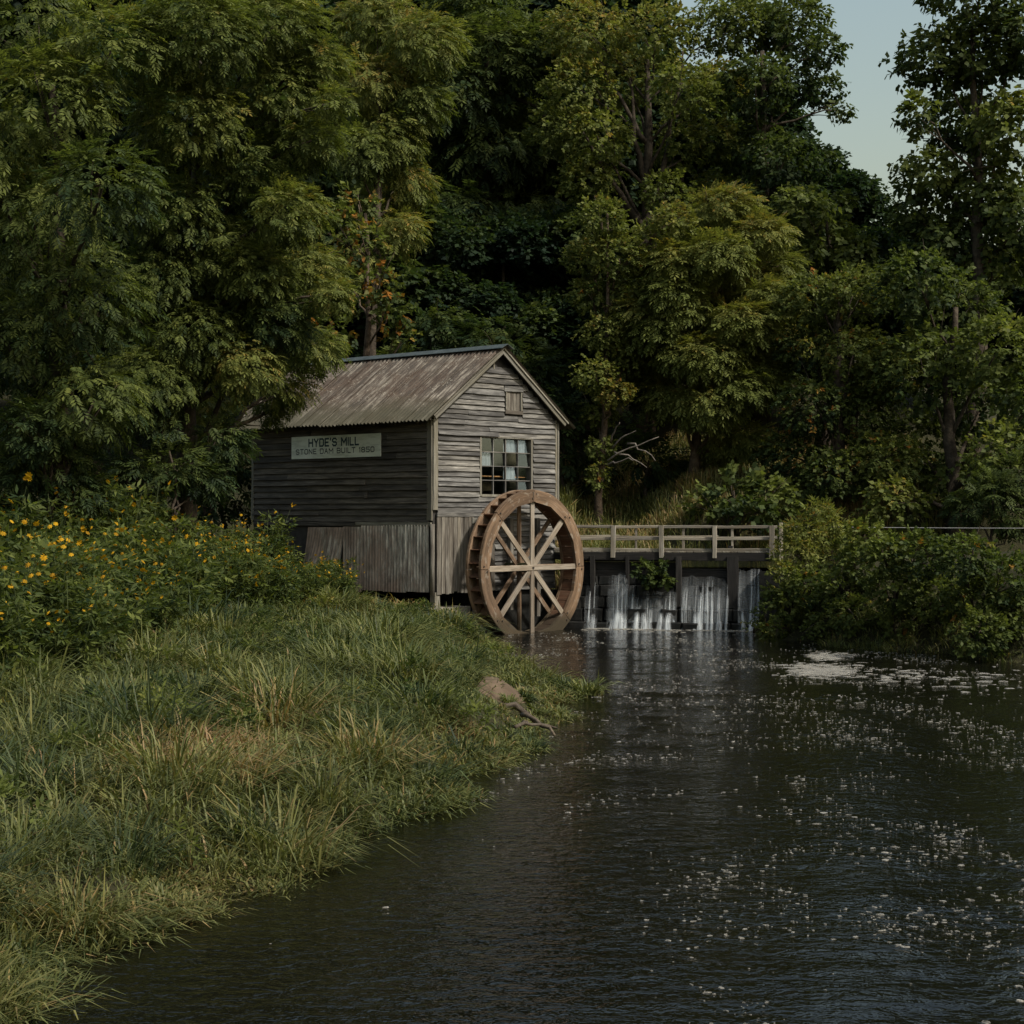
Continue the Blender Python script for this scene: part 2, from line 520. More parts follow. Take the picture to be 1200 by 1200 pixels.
def in_poly(P, poly):
    x, y = P[:, 0], P[:, 1]
    ins = np.zeros(len(P), bool)
    n = len(poly)
    for i in range(n):
        x0, y0 = poly[i]; x1, y1 = poly[(i+1) % n]
        c = (y0 > y) != (y1 > y)
        with np.errstate(divide='ignore', invalid='ignore'):
            xx = (x1-x0)*(y-y0)/(y1-y0) + x0
        ins ^= c & (x < xx)
    return ins


def sdist(P, poly):
    """distance to the outline; positive outside the polygon"""
    P = np.asarray(P, float)
    d = np.full(len(P), 1e9)
    n = len(poly)
    for i in range(n):
        a = poly[i]; b = poly[(i+1) % n]
        ab = b - a
        t = np.clip(((P - a) @ ab) / (ab @ ab), 0, 1)
        q = P - (a + t[:, None]*ab)
        d = np.minimum(d, np.hypot(q[:, 0], q[:, 1]))
    return np.where(in_poly(P, poly), -d, d)


def rdist(P):
    """distance from the water's edge, with the ragged outline of the banks"""
    d = sdist(P, RIVER)
    P = np.asarray(P, float)
    return d + (np.abs(d) < 3)*(0.75*(vnoise(P, 0.85, 21)-0.5) + 0.35*(vnoise(P, 2.3, 22)-0.5))*np.clip((44-P[:, 1])/4, 0, 1) - 0.12*(P[:, 0] < 2)*np.clip((38-P[:, 1])/4, 0, 1)


def sstep(x):
    x = np.clip(x, 0, 1)
    return x*x*(3-2*x)


def vnoise(P, s, seed=0):
    """smooth value noise in the plane, about 0..1"""
    q = np.asarray(P)[:, :2] * s + seed * 17.31
    i = np.floor(q).astype(int); f = q - i; f = f*f*(3-2*f)
    def h(a, b):
        v = np.sin(a*127.1 + b*311.7 + seed*13.7) * 43758.5453
        return v - np.floor(v)
    return ((h(i[:, 0], i[:, 1])*(1-f[:, 0]) + h(i[:, 0]+1, i[:, 1])*f[:, 0])*(1-f[:, 1])
            + (h(i[:, 0], i[:, 1]+1)*(1-f[:, 0]) + h(i[:, 0]+1, i[:, 1]+1)*f[:, 0])*f[:, 1])


def height(P):
    P = np.asarray(P, float)[:, :2]
    d = rdist(P)
    X, Y = P[:, 0], P[:, 1]
    land = -0.10 + 0.52*sstep((d+0.3)/1.5) + 0.065*np.clip(d-1, 0, 14)
    land += 0.10*np.clip(d-1.5, 0, 6)*sstep((Y-31)/6)*(X < 2)
    land += 1.25*sstep(d/1.8)*sstep((X-3.5)/2.5)
    land += 0.10*(vnoise(P, 0.7, 1)-0.5)*sstep(d/1.5) + 0.25*(vnoise(P, 0.25, 2)-0.5)*sstep(d/4)
    land += 0.30*(vnoise(P, 0.75, 23)-0.4)*sstep((d-0.2)/1.2)*(X < 2)*(Y < 40)
    # a low muddy spit by the wheel pool
    spit = sstep((Y-23.5)/2)*(1-sstep((Y-31.5)/2))*sstep((X+1.9)/0.8)
    land = np.where(d > 0, land*(1-0.62*spit), land)
    h = np.where(d > -0.3, land, -0.10 - 0.8*sstep(-(d+0.3)/2.0))
    # keep the ground low round the wheel and under the mill's water side
    near = 1 - sstep((np.hypot(X-0.2, Y-41.6) - 1.0)/2.4)
    h = h*(1-near) + np.minimum(h, 0.22)*near
    hill = (0.20*np.clip(Y-47, 0, 11) + 0.36*np.clip(Y-58, 0, 60))*(1-0.6*sstep((X-10)/18))
    h = h + hill*(d > 0)
    up = sstep((Y-43.2)/1.2)*sstep((X-0.5)/1.5)
    h = np.where(up > 0, np.maximum(h, 1.75*up), h)
    dp = sdist(P, POND)
    h = np.where(dp < 0, np.minimum(h, 1.45 - 0.5*sstep(-dp/1.0)), h)
    h = np.where((dp >= 0) & (dp < 1.2), h*sstep(dp/1.2) + np.minimum(h, 1.5)*(1-sstep(dp/1.2)), h)
    return h


gx = np.concatenate([[-900, -300, -120, -70, -45, -34, -28], np.arange(-24, 20, 0.28), [21, 23, 26, 30, 40, 60, 120, 300, 900]])
gy = np.concatenate([[-300, -80, -30, -12], np.arange(-6, 62, 0.3), [63, 66, 70, 76, 84, 95, 110, 130, 180, 300, 1200]])
GX, GY = np.meshgrid(gx, gy)
GP = np.stack([GX.ravel(), GY.ravel()], 1)
GZ = height(GP)
nx, ny = len(gx), len(gy)
idx = np.arange(nx*ny).reshape(ny, nx)
GF = np.stack([idx[:-1, :-1].ravel(), idx[:-1, 1:].ravel(), idx[1:, 1:].ravel(), idx[1:, :-1].ravel()], 1)
ground = obj('ground', np.column_stack([GP, GZ]), GF, M['ground'], smooth=True)
props(ground, 'dark soil of the stream banks and the wooded hillside', 'ground', kind='structure')

# stream and pond
def fbm(P, sc, seed): return vnoise(P, sc, seed)*0.5 + vnoise(P, sc*2.1, seed+1)*0.3 + vnoise(P, sc*4.3, seed+2)*0.2
wx = np.concatenate([[-60, -30, -16, -10], np.arange(-7, 13.5, 0.12), [15, 18, 24, 40, 60]])
wy = np.concatenate([[-60, -25, -8, 0], 4 + 39.1*np.linspace(0, 1, 330)**1.25])
WX, WY = np.meshgrid(wx, wy); WP = np.column_stack([WX.ravel(), WY.ravel()])
def water_z(P):
    lively = 0.35 + 0.65*sstep((vnoise(P, 0.17, 42)-0.35)/0.3) + 0.6*sstep((P[:, 1]-30)/6)
    q = P + np.column_stack([vnoise(P, 0.2, 40)-0.5, vnoise(P, 0.2, 41)-0.5])*4
    lively = lively*(1 + 1.1*sstep((18-P[:, 1])/6)*sstep(P[:, 0]/2.5))
    return lively*(0.045*(fbm(q*[0.75, 1.25], 1.1, 43)-0.5) + 0.018*(fbm(q*[0.9, 1.2], 3.4, 46)-0.5))
WZ = water_z(WP)
WZ = np.where((WP[:, 1] < 3.9) | (np.abs(WP[:, 0]-3) > 11), -0.0, WZ)
k = len(wx)
widx = np.arange(len(WP)).reshape(len(wy), k)
Fq = np.stack([widx[:-1, :-1].ravel(), widx[:-1, 1:].ravel(), widx[1:, 1:].ravel(), widx[1:, :-1].ravel()], 1)
water = obj('stream', np.column_stack([WP, WZ]), Fq, M['water'], smooth=True)
props(water, 'dark stream water below the dam flecked with foam', 'water', kind='structure')
pp = np.column_stack([POND, np.full(len(POND), 1.50)])
pond = obj('mill_pond', pp, [list(range(len(pp)))], M['pond'])
props(pond, 'still mill pond water behind the dam', 'water', kind='structure')

# ------------------------------------------------------------------ the mill
MC = np.array([-1.86, 40.0])              # its near corner; local x runs along the gable, local y back along the side
MROT = R(48)
GW, SL = 4.46, 6.58                       # gable width, side length
SLOPE = 0.72
def roof_z(x): return 6.95 - SLOPE*abs(x - GW/2)
mill = empty('mill', (MC[0], MC[1], 0), MROT, label='old weathered clapboard mill with rusty corrugated roof beside the water wheel', cat='mill')
uL = np.array([math.cos(MROT), math.sin(MROT)]); vL = np.array([-math.sin(MROT), math.cos(MROT)])
def mill_w(x, y, z=0.0): return np.array([*(MC + uL*x + vL*y), z])

WX0, WX1, WZ0, WZ1 = 1.63, 3.43, 3.33, 4.70       # the big window
SX0, SX1, SZ0, SZ1 = 2.50, 3.08, 5.40, 5.86       # the attic shutter
ZS, ZG, ZB = 2.66, 2.88, 0.98                     # lower edge of side boards, gable boards, skirt

# sheathing: solid walls with the window left open
a = Acc()
th = 0.10
def wall_box(lo, hi): a.add(*box_geo(lo, hi))
wall_box((0.02, 0.02, ZB+0.05), (0.02+th, SL-0.02, 5.28))
wall_box((GW-0.02-th, 0.02, ZB+0.05), (GW-0.02, SL-0.02, 5.28))
def gable_wall(y0, y1, hole):
    xs = [0.13, WX0, WX1, GW-0.13] if hole else [0.13, GW-0.13]
    for x0, x1 in zip(xs[:-1], xs[1:]):
        cols = [(ZB+0.05, WZ0), (WZ1, None)] if hole and x0 == WX0 else [(ZB+0.05, None)]
        for z0, z1 in cols:
            pts = [x0] + ([GW/2] if x0 < GW/2 < x1 else []) + [x1]
            for xa, xb in zip(pts[:-1], pts[1:]):
                V, Fb = box_geo((xa, y0, z0), (xb, y1, 1))
                for q in range(4, 8):
                    V[q, 2] = z1 if z1 else roof_z(V[q, 0]) - 0.10
                a.add(V, Fb)
gable_wall(0.02, 0.02+th, True)
gable_wall(SL-0.02-th, SL-0.02, False)
wall_box((0.13, 0.13, ZB+0.06), (GW-0.13, SL-0.13, ZB+0.14))
wall_box((0.13, 0.13, 2.70), (GW-0.13, SL-0.13, 2.78))
a.build('wall', M['sheath'], mill)


def clap_geo(a0, a1, zb, h, side, segs, rg):
    """one lapped board; side False: on the gable, True: on the long side"""
    L = a1 - a0
    off = rg.random()*100
    t = np.linspace(0, 1, segs+1)
    w1 = np.cumsum(rg.normal(0, 0.004 if side else 0.008, segs+1)); w1 -= np.linspace(w1[0], w1[-1], segs+1)
    tilt = rg.normal(0, 0.004)
    bow = np.abs(rg.normal(0, 0.006, segs+1))
    V = []; G = []
    ot, ob, tk = 0.010, 0.050 + abs(rg.normal(0, 0.014)), 0.030
    for i, f in enumerate(t):
        s = a0 + L*f
        b = zb + w1[i] + tilt*(f-0.5)
        tp = zb + h + 0.03
        for o, z in ((ot-0.008, tp), (ot+0.006, tp), (ob+bow[i], b+0.004), (ob+bow[i]-0.006, b), (max(0.004, ob-tk), b)):
            V.append((-o, s, z) if side else (s, -o, z)); G.append((s, z-zb, off))
    n = 5
    q = np.array([(i*n+k, i*n+(k+1) % n, (i+1)*n+(k+1) % n, (i+1)*n+k) for i in range(segs) for k in range(n)])
    if side: q = q[:, ::-1]
    caps = np.array([[0, 1, 2, 3, 4], [segs*n+k for k in (4, 3, 2, 1, 0)]])
    return np.array(V), [q, caps], np.array(G)


def clap(a0, a1, zb, h, side, rg):
    if a1 - a0 < 0.06: return
    V, Fc, G = clap_geo(a0, a1, zb, h, side, max(3, int((a1-a0)/0.35)), rg)
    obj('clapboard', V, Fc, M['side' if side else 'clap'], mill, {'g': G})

rc = np.random.default_rng(21)
# long side
z = ZS
while z < 5.12:
    h = 0.152 + rc.normal(0, 0.006)
    cuts = [0.10] + sorted(rc.uniform(1.0, SL-1.0, rc.integers(1, 3)).tolist()) + [SL-0.10]
    for a0, a1 in zip(cuts[:-1], cuts[1:]):
        clap(a0, a1-0.004, z + rc.normal(0, 0.004), h, True, rc)
    z += h
# gable
z = ZG
while z < 6.38:
    h = 0.126 + rc.normal(0, 0.012)
    zt = z + h + 0.03
    lo = max(0.13, GW/2 - (6.95 - 0.10 - zt)/SLOPE); hi = min(GW-0.10, GW/2 + (6.95 - 0.10 - zt)/SLOPE)
    spans = [(lo, hi)]
    def cut(sp, x0, x1):
        o = []
        for p, q in sp:
            if x1 <= p or x0 >= q: o.append((p, q)); continue
            if p < x0: o.append((p, x0))
            if q > x1: o.append((x1, q))
        return o
    if z + h > WZ0 - 0.02 and z < WZ1 + 0.0: spans = cut(spans, WX0-0.07, WX1+0.09)
    if z + h > SZ0 - 0.06 and z < SZ1 + 0.10: spans = cut(spans, SX0-0.05, SX1+0.05)
    for p, q in spans:
        if q - p > 2.2:
            c = rc.uniform(p+0.8, q-0.8)
            parts = [(p, c-0.006), (c, q)]
        else: parts = [(p, q)]
        for p2, q2 in parts: clap(p2, q2, z + rc.normal(0, 0.005), h, False, rc)
    z += h

# corner boards
plank('corner_board', (-0.03, 0.07, 2.70), (-0.03, 0.07, 5.20), (0, 1, 0), 0.17, 0.05, M['trim'], mill, segs=6)
plank('corner_board', (0.055, -0.035, 2.95), (0.055, -0.035, 5.20), (1, 0, 0), 0.15, 0.05, M['trim'], mill, segs=6)
plank('corner_board', (GW-0.06, -0.035, 2.88), (GW-0.06, -0.035, 5.22), (1, 0, 0), 0.07, 0.05, M['trim'], mill, segs=6)
plank('corner_board', (GW+0.02, -0.03, 2.88), (GW+0.02, -0.03, 5.16), (1, 0, 0), 0.06, 0.06, M['trim'], mill, segs=6)
plank('corner_board', (-0.03, SL-0.06, 2.70), (-0.03, SL-0.06, 5.12), (0, 1, 0), 0.11, 0.05, M['trim'], mill, segs=5)
plank('sill_board', (-0.035, 0.02, ZS-0.05), (-0.035, 2.6, ZS-0.05), (0, 0, 1), 0.10, 0.05, M['trim'], mill, segs=5)
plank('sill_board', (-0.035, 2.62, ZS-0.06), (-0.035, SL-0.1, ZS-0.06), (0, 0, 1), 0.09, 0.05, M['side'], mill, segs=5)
plank('sill_board', (0.10, -0.04, ZG-0.045), (2.6, -0.04, ZG-0.045), (0, 0, 1), 0.10, 0.05, M['clap'], mill, segs=5)

# rear and far walls stay plain boards: seen only from beyond
for k in range(5):
    z0 = 1.1 + k*0.82
    plank('wall_board', (GW+0.01, 0.1, z0+0.40), (GW+0.01, SL-0.1, z0+0.40), (0, 0, 1), 0.80, 0.04, M['side'], mill, segs=3)

# skirt: vertical boards on the gable
x = 0.10
rk = np.random.default_rng(5)
while x < 1.28:
    w = rk.uniform(0.11, 0.17)
    zb = ZB + rk.normal(0, 0.02)
    plank('skirt_board', (x+w/2, -0.028-rk.random()*0.012, zb), (x+w/2+rk.normal(0, 0.004), -0.028-rk.random()*0.012, ZG-0.10), (1, 0, 0), w-0.008, 0.028, M['board'], mill, segs=4, rg=rk)
    x += w
# a framed hatch and horizontal boards behind the wheel
plank('hatch_lintel', (1.28, -0.05, 2.69), (2.05, -0.05, 2.69), (0, 0, 1), 0.15, 0.05, M['trim'], mill)
plank('hatch_post', (1.36, -0.045, 1.0), (1.36, -0.045, 2.60), (1, 0, 0), 0.13, 0.05, M['board'], mill)
plank('hatch_post', (2.02, -0.045, 1.0), (2.02, -0.045, 2.60), (1, 0, 0), 0.13, 0.05, M['board'], mill)
z = 0.98
while z < 2.74:
    h = 0.145
    clap(2.10, GW-0.12, z, h, False, rk)
    z += h
plank('brace_post', (2.62, -0.10, 0.5), (2.62, -0.10, 2.75), (1, 0, 0), 0.13, 0.10, M['board'], mill)
plank('brace_post', (3.62, -0.10, 0.3), (3.62, -0.10, 2.75), (1, 0, 0), 0.13, 0.10, M['board'], mill)
# corner log where the two skirts meet
V, Fc = tube_geo([(-0.04, -0.03, 0.95), (-0.045, -0.03, 1.8), (-0.04, -0.035, 2.62)], 0.055, 9, 0.04)
obj('corner_pole', V, Fc, M['board'], mill, {'g': V[:, [2, 0, 1]]}, smooth=True)


def corr_sheet(name, origin, along, down, normal, width, length, pitch, amp, rows, mat, curl=0.0, rg=rng, zoff=0.0):
    """one corrugated sheet: width runs along, length runs down"""
    o, al, dn, nm = (np.asarray(q, float) for q in (origin, along, down, normal))
    nc = int(round(width/pitch))*6
    U = np.linspace(0, width, nc+1); T = np.linspace(0, length, rows+1)
    V = []; G = []
    off = rg.random()*20
    ph = rg.random()*0.5
    for t in T:
        for u in U:
            h = amp*math.cos(2*math.pi*u/pitch + ph) + zoff + curl*((t/length)**2)*abs(math.sin(3*u/width+ph))
            V.append(o + al*u + dn*t + nm*h + nm*0.006*math.sin(t*2+off))
            G.append((t, u+off, off))
    n = nc+1
    q = np.array([(j*n+i, j*n+i+1, (j+1)*n+i+1, (j+1)*n+i) for j in range(rows) for i in range(nc)])
    return obj(name, np.array(V), q, mat, mill, {'g': np.array(G)}, smooth=True)

# roof
run = GW/2 + 0.42
L = run*math.sqrt(1+SLOPE*SLOPE)
dl = np.array([-1, 0, -SLOPE])/math.sqrt(1+SLOPE*SLOPE); nl = np.array([-SLOPE, 0, 1])/math.sqrt(1+SLOPE*SLOPE)
dr = dl*[-1, 1, 1]; nr = nl*[-1, 1, 1]
y = -0.27; i = 0
rr = np.random.default_rng(3)
while y < SL+0.2:
    w = 0.8
    corr_sheet('roof_sheet', (GW/2-0.01, y, 6.93), (0, 1, 0), dl, nl, w, L*rr.uniform(0.992, 1.01), 0.1333, 0.030, 5, M['roof'], rg=rr, zoff=0.004*(i % 2))
    corr_sheet('roof_sheet', (GW/2+0.01, y, 6.93), (0, 1, 0), dr, nr, w, L*rr.uniform(0.992, 1.01), 0.1333, 0.030, 5, M['roof'], rg=rr, zoff=0.004*(i % 2))
    y += 0.745; i += 1
for sgn, d_, n_ in ((-1, dl, nl), (1, dr, nr)):
    p0 = np.array([GW/2, -0.36, 6.985]); p1 = np.array([GW/2, SL+0.55, 6.985])
    c = d_*0.24 + n_*0.035
    V = np.array([p0, p1, p1+c, p0+c, p0+[0, 0, -.012], p1+[0, 0, -.012], p1+c+[0, 0, -.012], p0+c+[0, 0, -.012]])
    Fc = np.array([(0, 1, 2, 3), (7, 6, 5, 4), (0, 3, 7, 4), (3, 2, 6, 7), (2, 1, 5, 6), (1, 0, 4, 5)])
    obj('ridge_cap', V, Fc, M['capmetal'], mill)
# rake boards, rafters
for sgn, d_ in ((-1, dl), (1, dr)):
    top = np.array([GW/2, -0.20, 6.82]); bot = top + d_*(L-0.36)
    upv = np.array([SLOPE*sgn, 0, 1.0])
    plank('rake_board', top, bot, upv, 0.13, 0.035, M['trim'], mill, segs=5, jit=0.002)
    top2 = np.array([GW/2, -0.235, 6.885]); bot2 = top2 + d_*(L-0.28)
    plank('rake_trim', top2, bot2, upv, 0.045, 0.03, M['trim'], mill, segs=5, jit=0.002)
    for yy in np.arange(0.3, SL, 0.75):
        t2 = np.array([GW/2, yy, 6.80]); b2 = t2 + d_*(L-0.22)
        plank('rafter', t2, b2, upv, 0.13, 0.05, M['side'], mill, segs=1, jit=0)
plank('soffit_board', (-0.22, -0.15, 5.10), (-0.22, SL+0.1, 5.10), (0, 0, 1), 0.10, 0.03, M['side'], mill, segs=4)
plank('attic_post', (GW/2-0.14, -0.02, 6.38), (GW/2-0.14, -0.02, 6.58), (1, 0, 0), 0.05, 0.04, M['trim'], mill, segs=2)

# side skirt: old corrugated tin, torn away at the rear
rs = np.random.default_rng(8)
for y0, w, zt in ((0.04, 0.8, 2.60), (0.80, 0.8, 2.59), (1.56, 0.8, 2.57), (2.32, 0.7, 2.54)):
    corr_sheet('skirt_sheet', (-0.055, y0, zt), (0, 1, 0), (0, 0, -1), (-1, 0, 0), w, zt-ZB+rs.normal(0, 0.02), 0.1, 0.022, 4, M['tin'], rg=rs, curl=0.02)
for y0, ln, cu in ((2.95, 1.3, 0.20), (3.6, 1.5, 0.28)):
    corr_sheet('torn_sheet', (-0.07, y0, 2.52), (0, 1, 0), (0, 0.18, -0.98), (-1, 0, 0), 0.7, ln, 0.1, 0.02, 6, M['tin'], rg=rs, curl=cu)

# foundation under the corner
plank('corner_pile', (0.14, 0.06, 0.60), (0.14, 0.06, ZB+0.03), (1, 0, 0), 0.17, 0.17, M['trim'], mill, segs=2)
V, Fb = box_geo((-0.25, -0.22, -0.4), (1.05, 0.45, 0.66)); V += rng.normal(0, 0.015, V.shape)
obj('footing', V, Fb, M['concrete'], mill)
V, Fb = box_geo((-0.02, 0.9, -0.4), (GW, SL, 0.60)); obj('foundation_wall', V, Fb, M['stone'], mill)
V, Fb = box_geo((1.4, 0.05, -0.6), (GW+0.1, 0.9, 0.93)); obj('foundation_wall', V, Fb, M['stone'], mill)

# the big window: frame, muntins, panes
win = obj('window', *box_geo((WX0-0.06, -0.055, WZ0-0.04), (WX0, 0.10, WZ1+0.02)), M['trim'], mill)
for lo, hi in (((WX1, -0.055, WZ0-0.04), (WX1+0.07, 0.10, WZ1+0.02)), ((WX0, -0.05, WZ0-0.06), (WX1, 0.10, WZ0)), ((WX0, -0.05, WZ1), (WX1, 0.10, WZ1+0.05))):
    V, Fb = box_geo(lo, hi)
    obj('window_frame', V, Fb, M['trim'], win, {'g': V[:, [2, 0, 1]]})
cw = (WX1-WX0)/4; rh = (WZ1-WZ0)/4
for k in range(1, 4):
    wd = 0.035 if k == 2 else 0.018
    V, Fb = box_geo((WX0+k*cw-wd/2, -0.02, WZ0), (WX0+k*cw+wd/2, 0.03, WZ1)); obj('muntin', V, Fb, M['clap'], win, {'g': V[:, [2, 0, 1]]})
    V, Fb = box_geo((WX0, -0.024, WZ0+k*rh-0.010), (WX1, 0.026, WZ0+k*rh+0.010)); obj('muntin', V, Fb, M['clap'], win, {'g': V[:, [0, 2, 1]]})
V, Fb = box_geo((0.004, 0, 0.004), (cw-0.004, 0.004, rh-0.004))
pane_me = make_mesh('pane', V, Fb); pane_me.materials.append(M['glass'])
for i in range(4):
    for j in range(4):
        p = link('pane', pane_me, None, win, (WX0+i*cw, 0.0, WZ0+j*rh))
        p.rotation_euler = (rng.normal(-0.05, 0.02) - (0.06 if (i >= 2 and j == 3) or (i, j) in ((0, 2), (2, 1), (3, 0)) else 0), 0, rng.normal(0, 0.012))
def curtain(x0, x1, z0, z1):
    U = np.linspace(x0, x1, 25); V = []
    for zz in (z0, (z0+z1)/2, z1):
        for u in U: V.append((u, 0.06+0.015*math.sin(u*55)+rng.normal(0, 0.003), zz))
    q = np.array([(j*25+i, j*25+i+1, (j+1)*25+i+1, (j+1)*25+i) for j in range(2) for i in range(24)])
    obj('curtain', np.array(V), q, M['cloth'], win, smooth=True)
curtain(WX0+0.02, WX0+cw-0.02, WZ0+2*rh, WZ1-rh)
curtain(WX0+2*cw, WX0+2.9*cw, WZ0+3*rh, WZ1); curtain(WX0+3.0*cw, WX1-0.12, WZ0+3*rh, WZ1)
curtain(WX0+2*cw, WX0+2.9*cw, WZ0+1.1*rh, WZ0+2*rh)
plank('shelf', (WX0, 0.22, WZ0+1.30*rh), (WX1, 0.22, WZ0+1.26*rh), (0, 0, 1), 0.035, 0.16, M['shelf'], win, segs=2)

# attic shutter
sh = plank('shutter', (SX0, -0.03, (SZ0+SZ1)/2), (SX0+0.05, -0.03, (SZ0+SZ1)/2), (0, 0, 1), SZ1-SZ0, 0.05, M['trim'], mill, segs=1)
plank('shutter_frame', (SX1, -0.03, SZ0), (SX1, -0.03, SZ1), (1, 0, 0), 0.06, 0.06, M['trim'], sh, segs=2)
plank('shutter_lintel', (SX0-0.06, -0.05, SZ1+0.06), (SX1+0.04, -0.05, SZ1+0.07), (0, 0, 1), 0.14, 0.04, M['clap'], sh, segs=2)
plank('shutter_sill', (SX0-0.04, -0.05, SZ0-0.05), (SX1+0.03, -0.05, SZ0-0.05), (0, 0, 1), 0.09, 0.05, M['board'], sh, segs=2)
for k in range(4):
    xx = SX0+0.05+(k+0.5)*0.125
    plank('shutter_board', (xx, -0.015, SZ0), (xx, -0.015, SZ1), (1, 0, 0), 0.118, 0.02, M['board'], sh, segs=2)

# ------------------------------------------------------------------ the sign
so = empty('sign', mill_w(-0.075, 1.68, 4.24), MROT, label='pale painted name board with dark lettering high on the mill side', cat='sign')
SWD, SHT = 3.25, 0.56
V, Fb = box_geo((-0.016, 0, 0), (0.016, SWD, SHT)); V[:, 2] -= 0.006*V[:, 1]/SWD
obj('board', V, Fb, M['sign'], so)


# block letters as strokes on a grid 4 wide and 6 high
GLY = {'H': (4, [[(0, 0), (0, 6)], [(4, 0), (4, 6)], [(0, 3), (4, 3)]]), 'Y': (4, [[(0, 6), (2, 3), (4, 6)], [(2, 3), (2, 0)]]),
       'D': (4, [[(0, 0), (0, 6), (3, 6), (4, 5), (4, 1), (3, 0), (0, 0)]]), 'E': (3.6, [[(3.6, 0), (0, 0), (0, 6), (3.6, 6)], [(0, 3), (3, 3)]]),
       "'": (0.5, [[(0.3, 6.3), (0, 5)]]), 'S': (4, [[(0, 1), (1, 0), (3, 0), (4, 1), (4, 2.3), (3, 3), (1, 3), (0, 3.8), (0, 5), (1, 6), (3, 6), (4, 5)]]),
       'M': (5, [[(0, 0), (0, 6), (2.5, 2.2), (5, 6), (5, 0)]]), 'I': (0.2, [[(0.1, 0), (0.1, 6)]]), 'L': (3.4, [[(0, 6), (0, 0), (3.4, 0)]]),
       'T': (4, [[(0, 6), (4, 6)], [(2, 6), (2, 0)]]), 'O': (4, [[(1, 0), (3, 0), (4, 1), (4, 5), (3, 6), (1, 6), (0, 5), (0, 1), (1, 0)]]),
       'N': (4, [[(0, 0), (0, 6), (4, 0), (4, 6)]]), 'A': (4, [[(0, 0), (2, 6), (4, 0)], [(0.8, 2.2), (3.2, 2.2)]]),
       'B': (4, [[(0, 0), (0, 6), (3, 6), (4, 5), (4, 3.8), (3, 3), (0, 3)], [(3, 3), (4, 2.2), (4, 1), (3, 0), (0, 0)]]),
       'U': (4, [[(0, 6), (0, 1), (1, 0), (3, 0), (4, 1), (4, 6)]]), '1': (1, [[(0, 5), (0.8, 6), (0.8, 0)]]),
       '8': (4, [[(1, 3), (0, 4), (0, 5), (1, 6), (3, 6), (4, 5), (4, 4), (3, 3), (1, 3), (0, 2), (0, 1), (1, 0), (3, 0), (4, 1), (4, 2), (3, 3)]]),
       '5': (4, [[(4, 6), (0, 6), (0, 3.4), (3, 3.4), (4, 2.5), (4, 1), (3, 0), (1, 0), (0, 1)]]), '0': (4, [[(1, 0), (3, 0), (4, 1), (4, 5), (3, 6), (1, 6), (0, 5), (0, 1), (1, 0)]])}


def lettering(txt, y_left, z0, height_, width_, mat, stroke):
    pen = 0.0; segs = []
    for ch in txt:
        if ch == ' ': pen += 3.6; continue
        w, ls = GLY[ch]
        for l in ls:
            for p, q in zip(l[:-1], l[1:]): segs.append(((p[0]+pen, p[1]), (q[0]+pen, q[1])))
        pen += w + 1.9
    tot = pen - 1.9
    a = Acc()
    for i, (p, q) in enumerate(segs):
        p = np.array(p)*[width_/tot, height_/6]; q = np.array(q)*[width_/tot, height_/6]
        d = (q-p)/np.linalg.norm(q-p); n = np.array([-d[1], d[0]])
        p = p - d*stroke*0.42; q = q + d*stroke*0.42
        c = [p-n*stroke/2, q-n*stroke/2, q+n*stroke/2, p+n*stroke/2]
        dep = -0.0175 - 0.00004*i
        V = [(dep, y_left-x, z0+y-0.006*(y_left-x)/SWD) for x, y in c]
        a.add(np.array(V), np.array([(0, 1, 2, 3)]))
    return a.build('lettering', mat, so)
lettering("HYDE'S MILL", SWD*(1-0.205), 0.305, 0.175, SWD*0.56, M['ink'], 0.042)
lettering('STONE DAM BUILT 1850', SWD*(1-0.055), 0.12, 0.115, SWD*0.88, M['ink2'], 0.023)

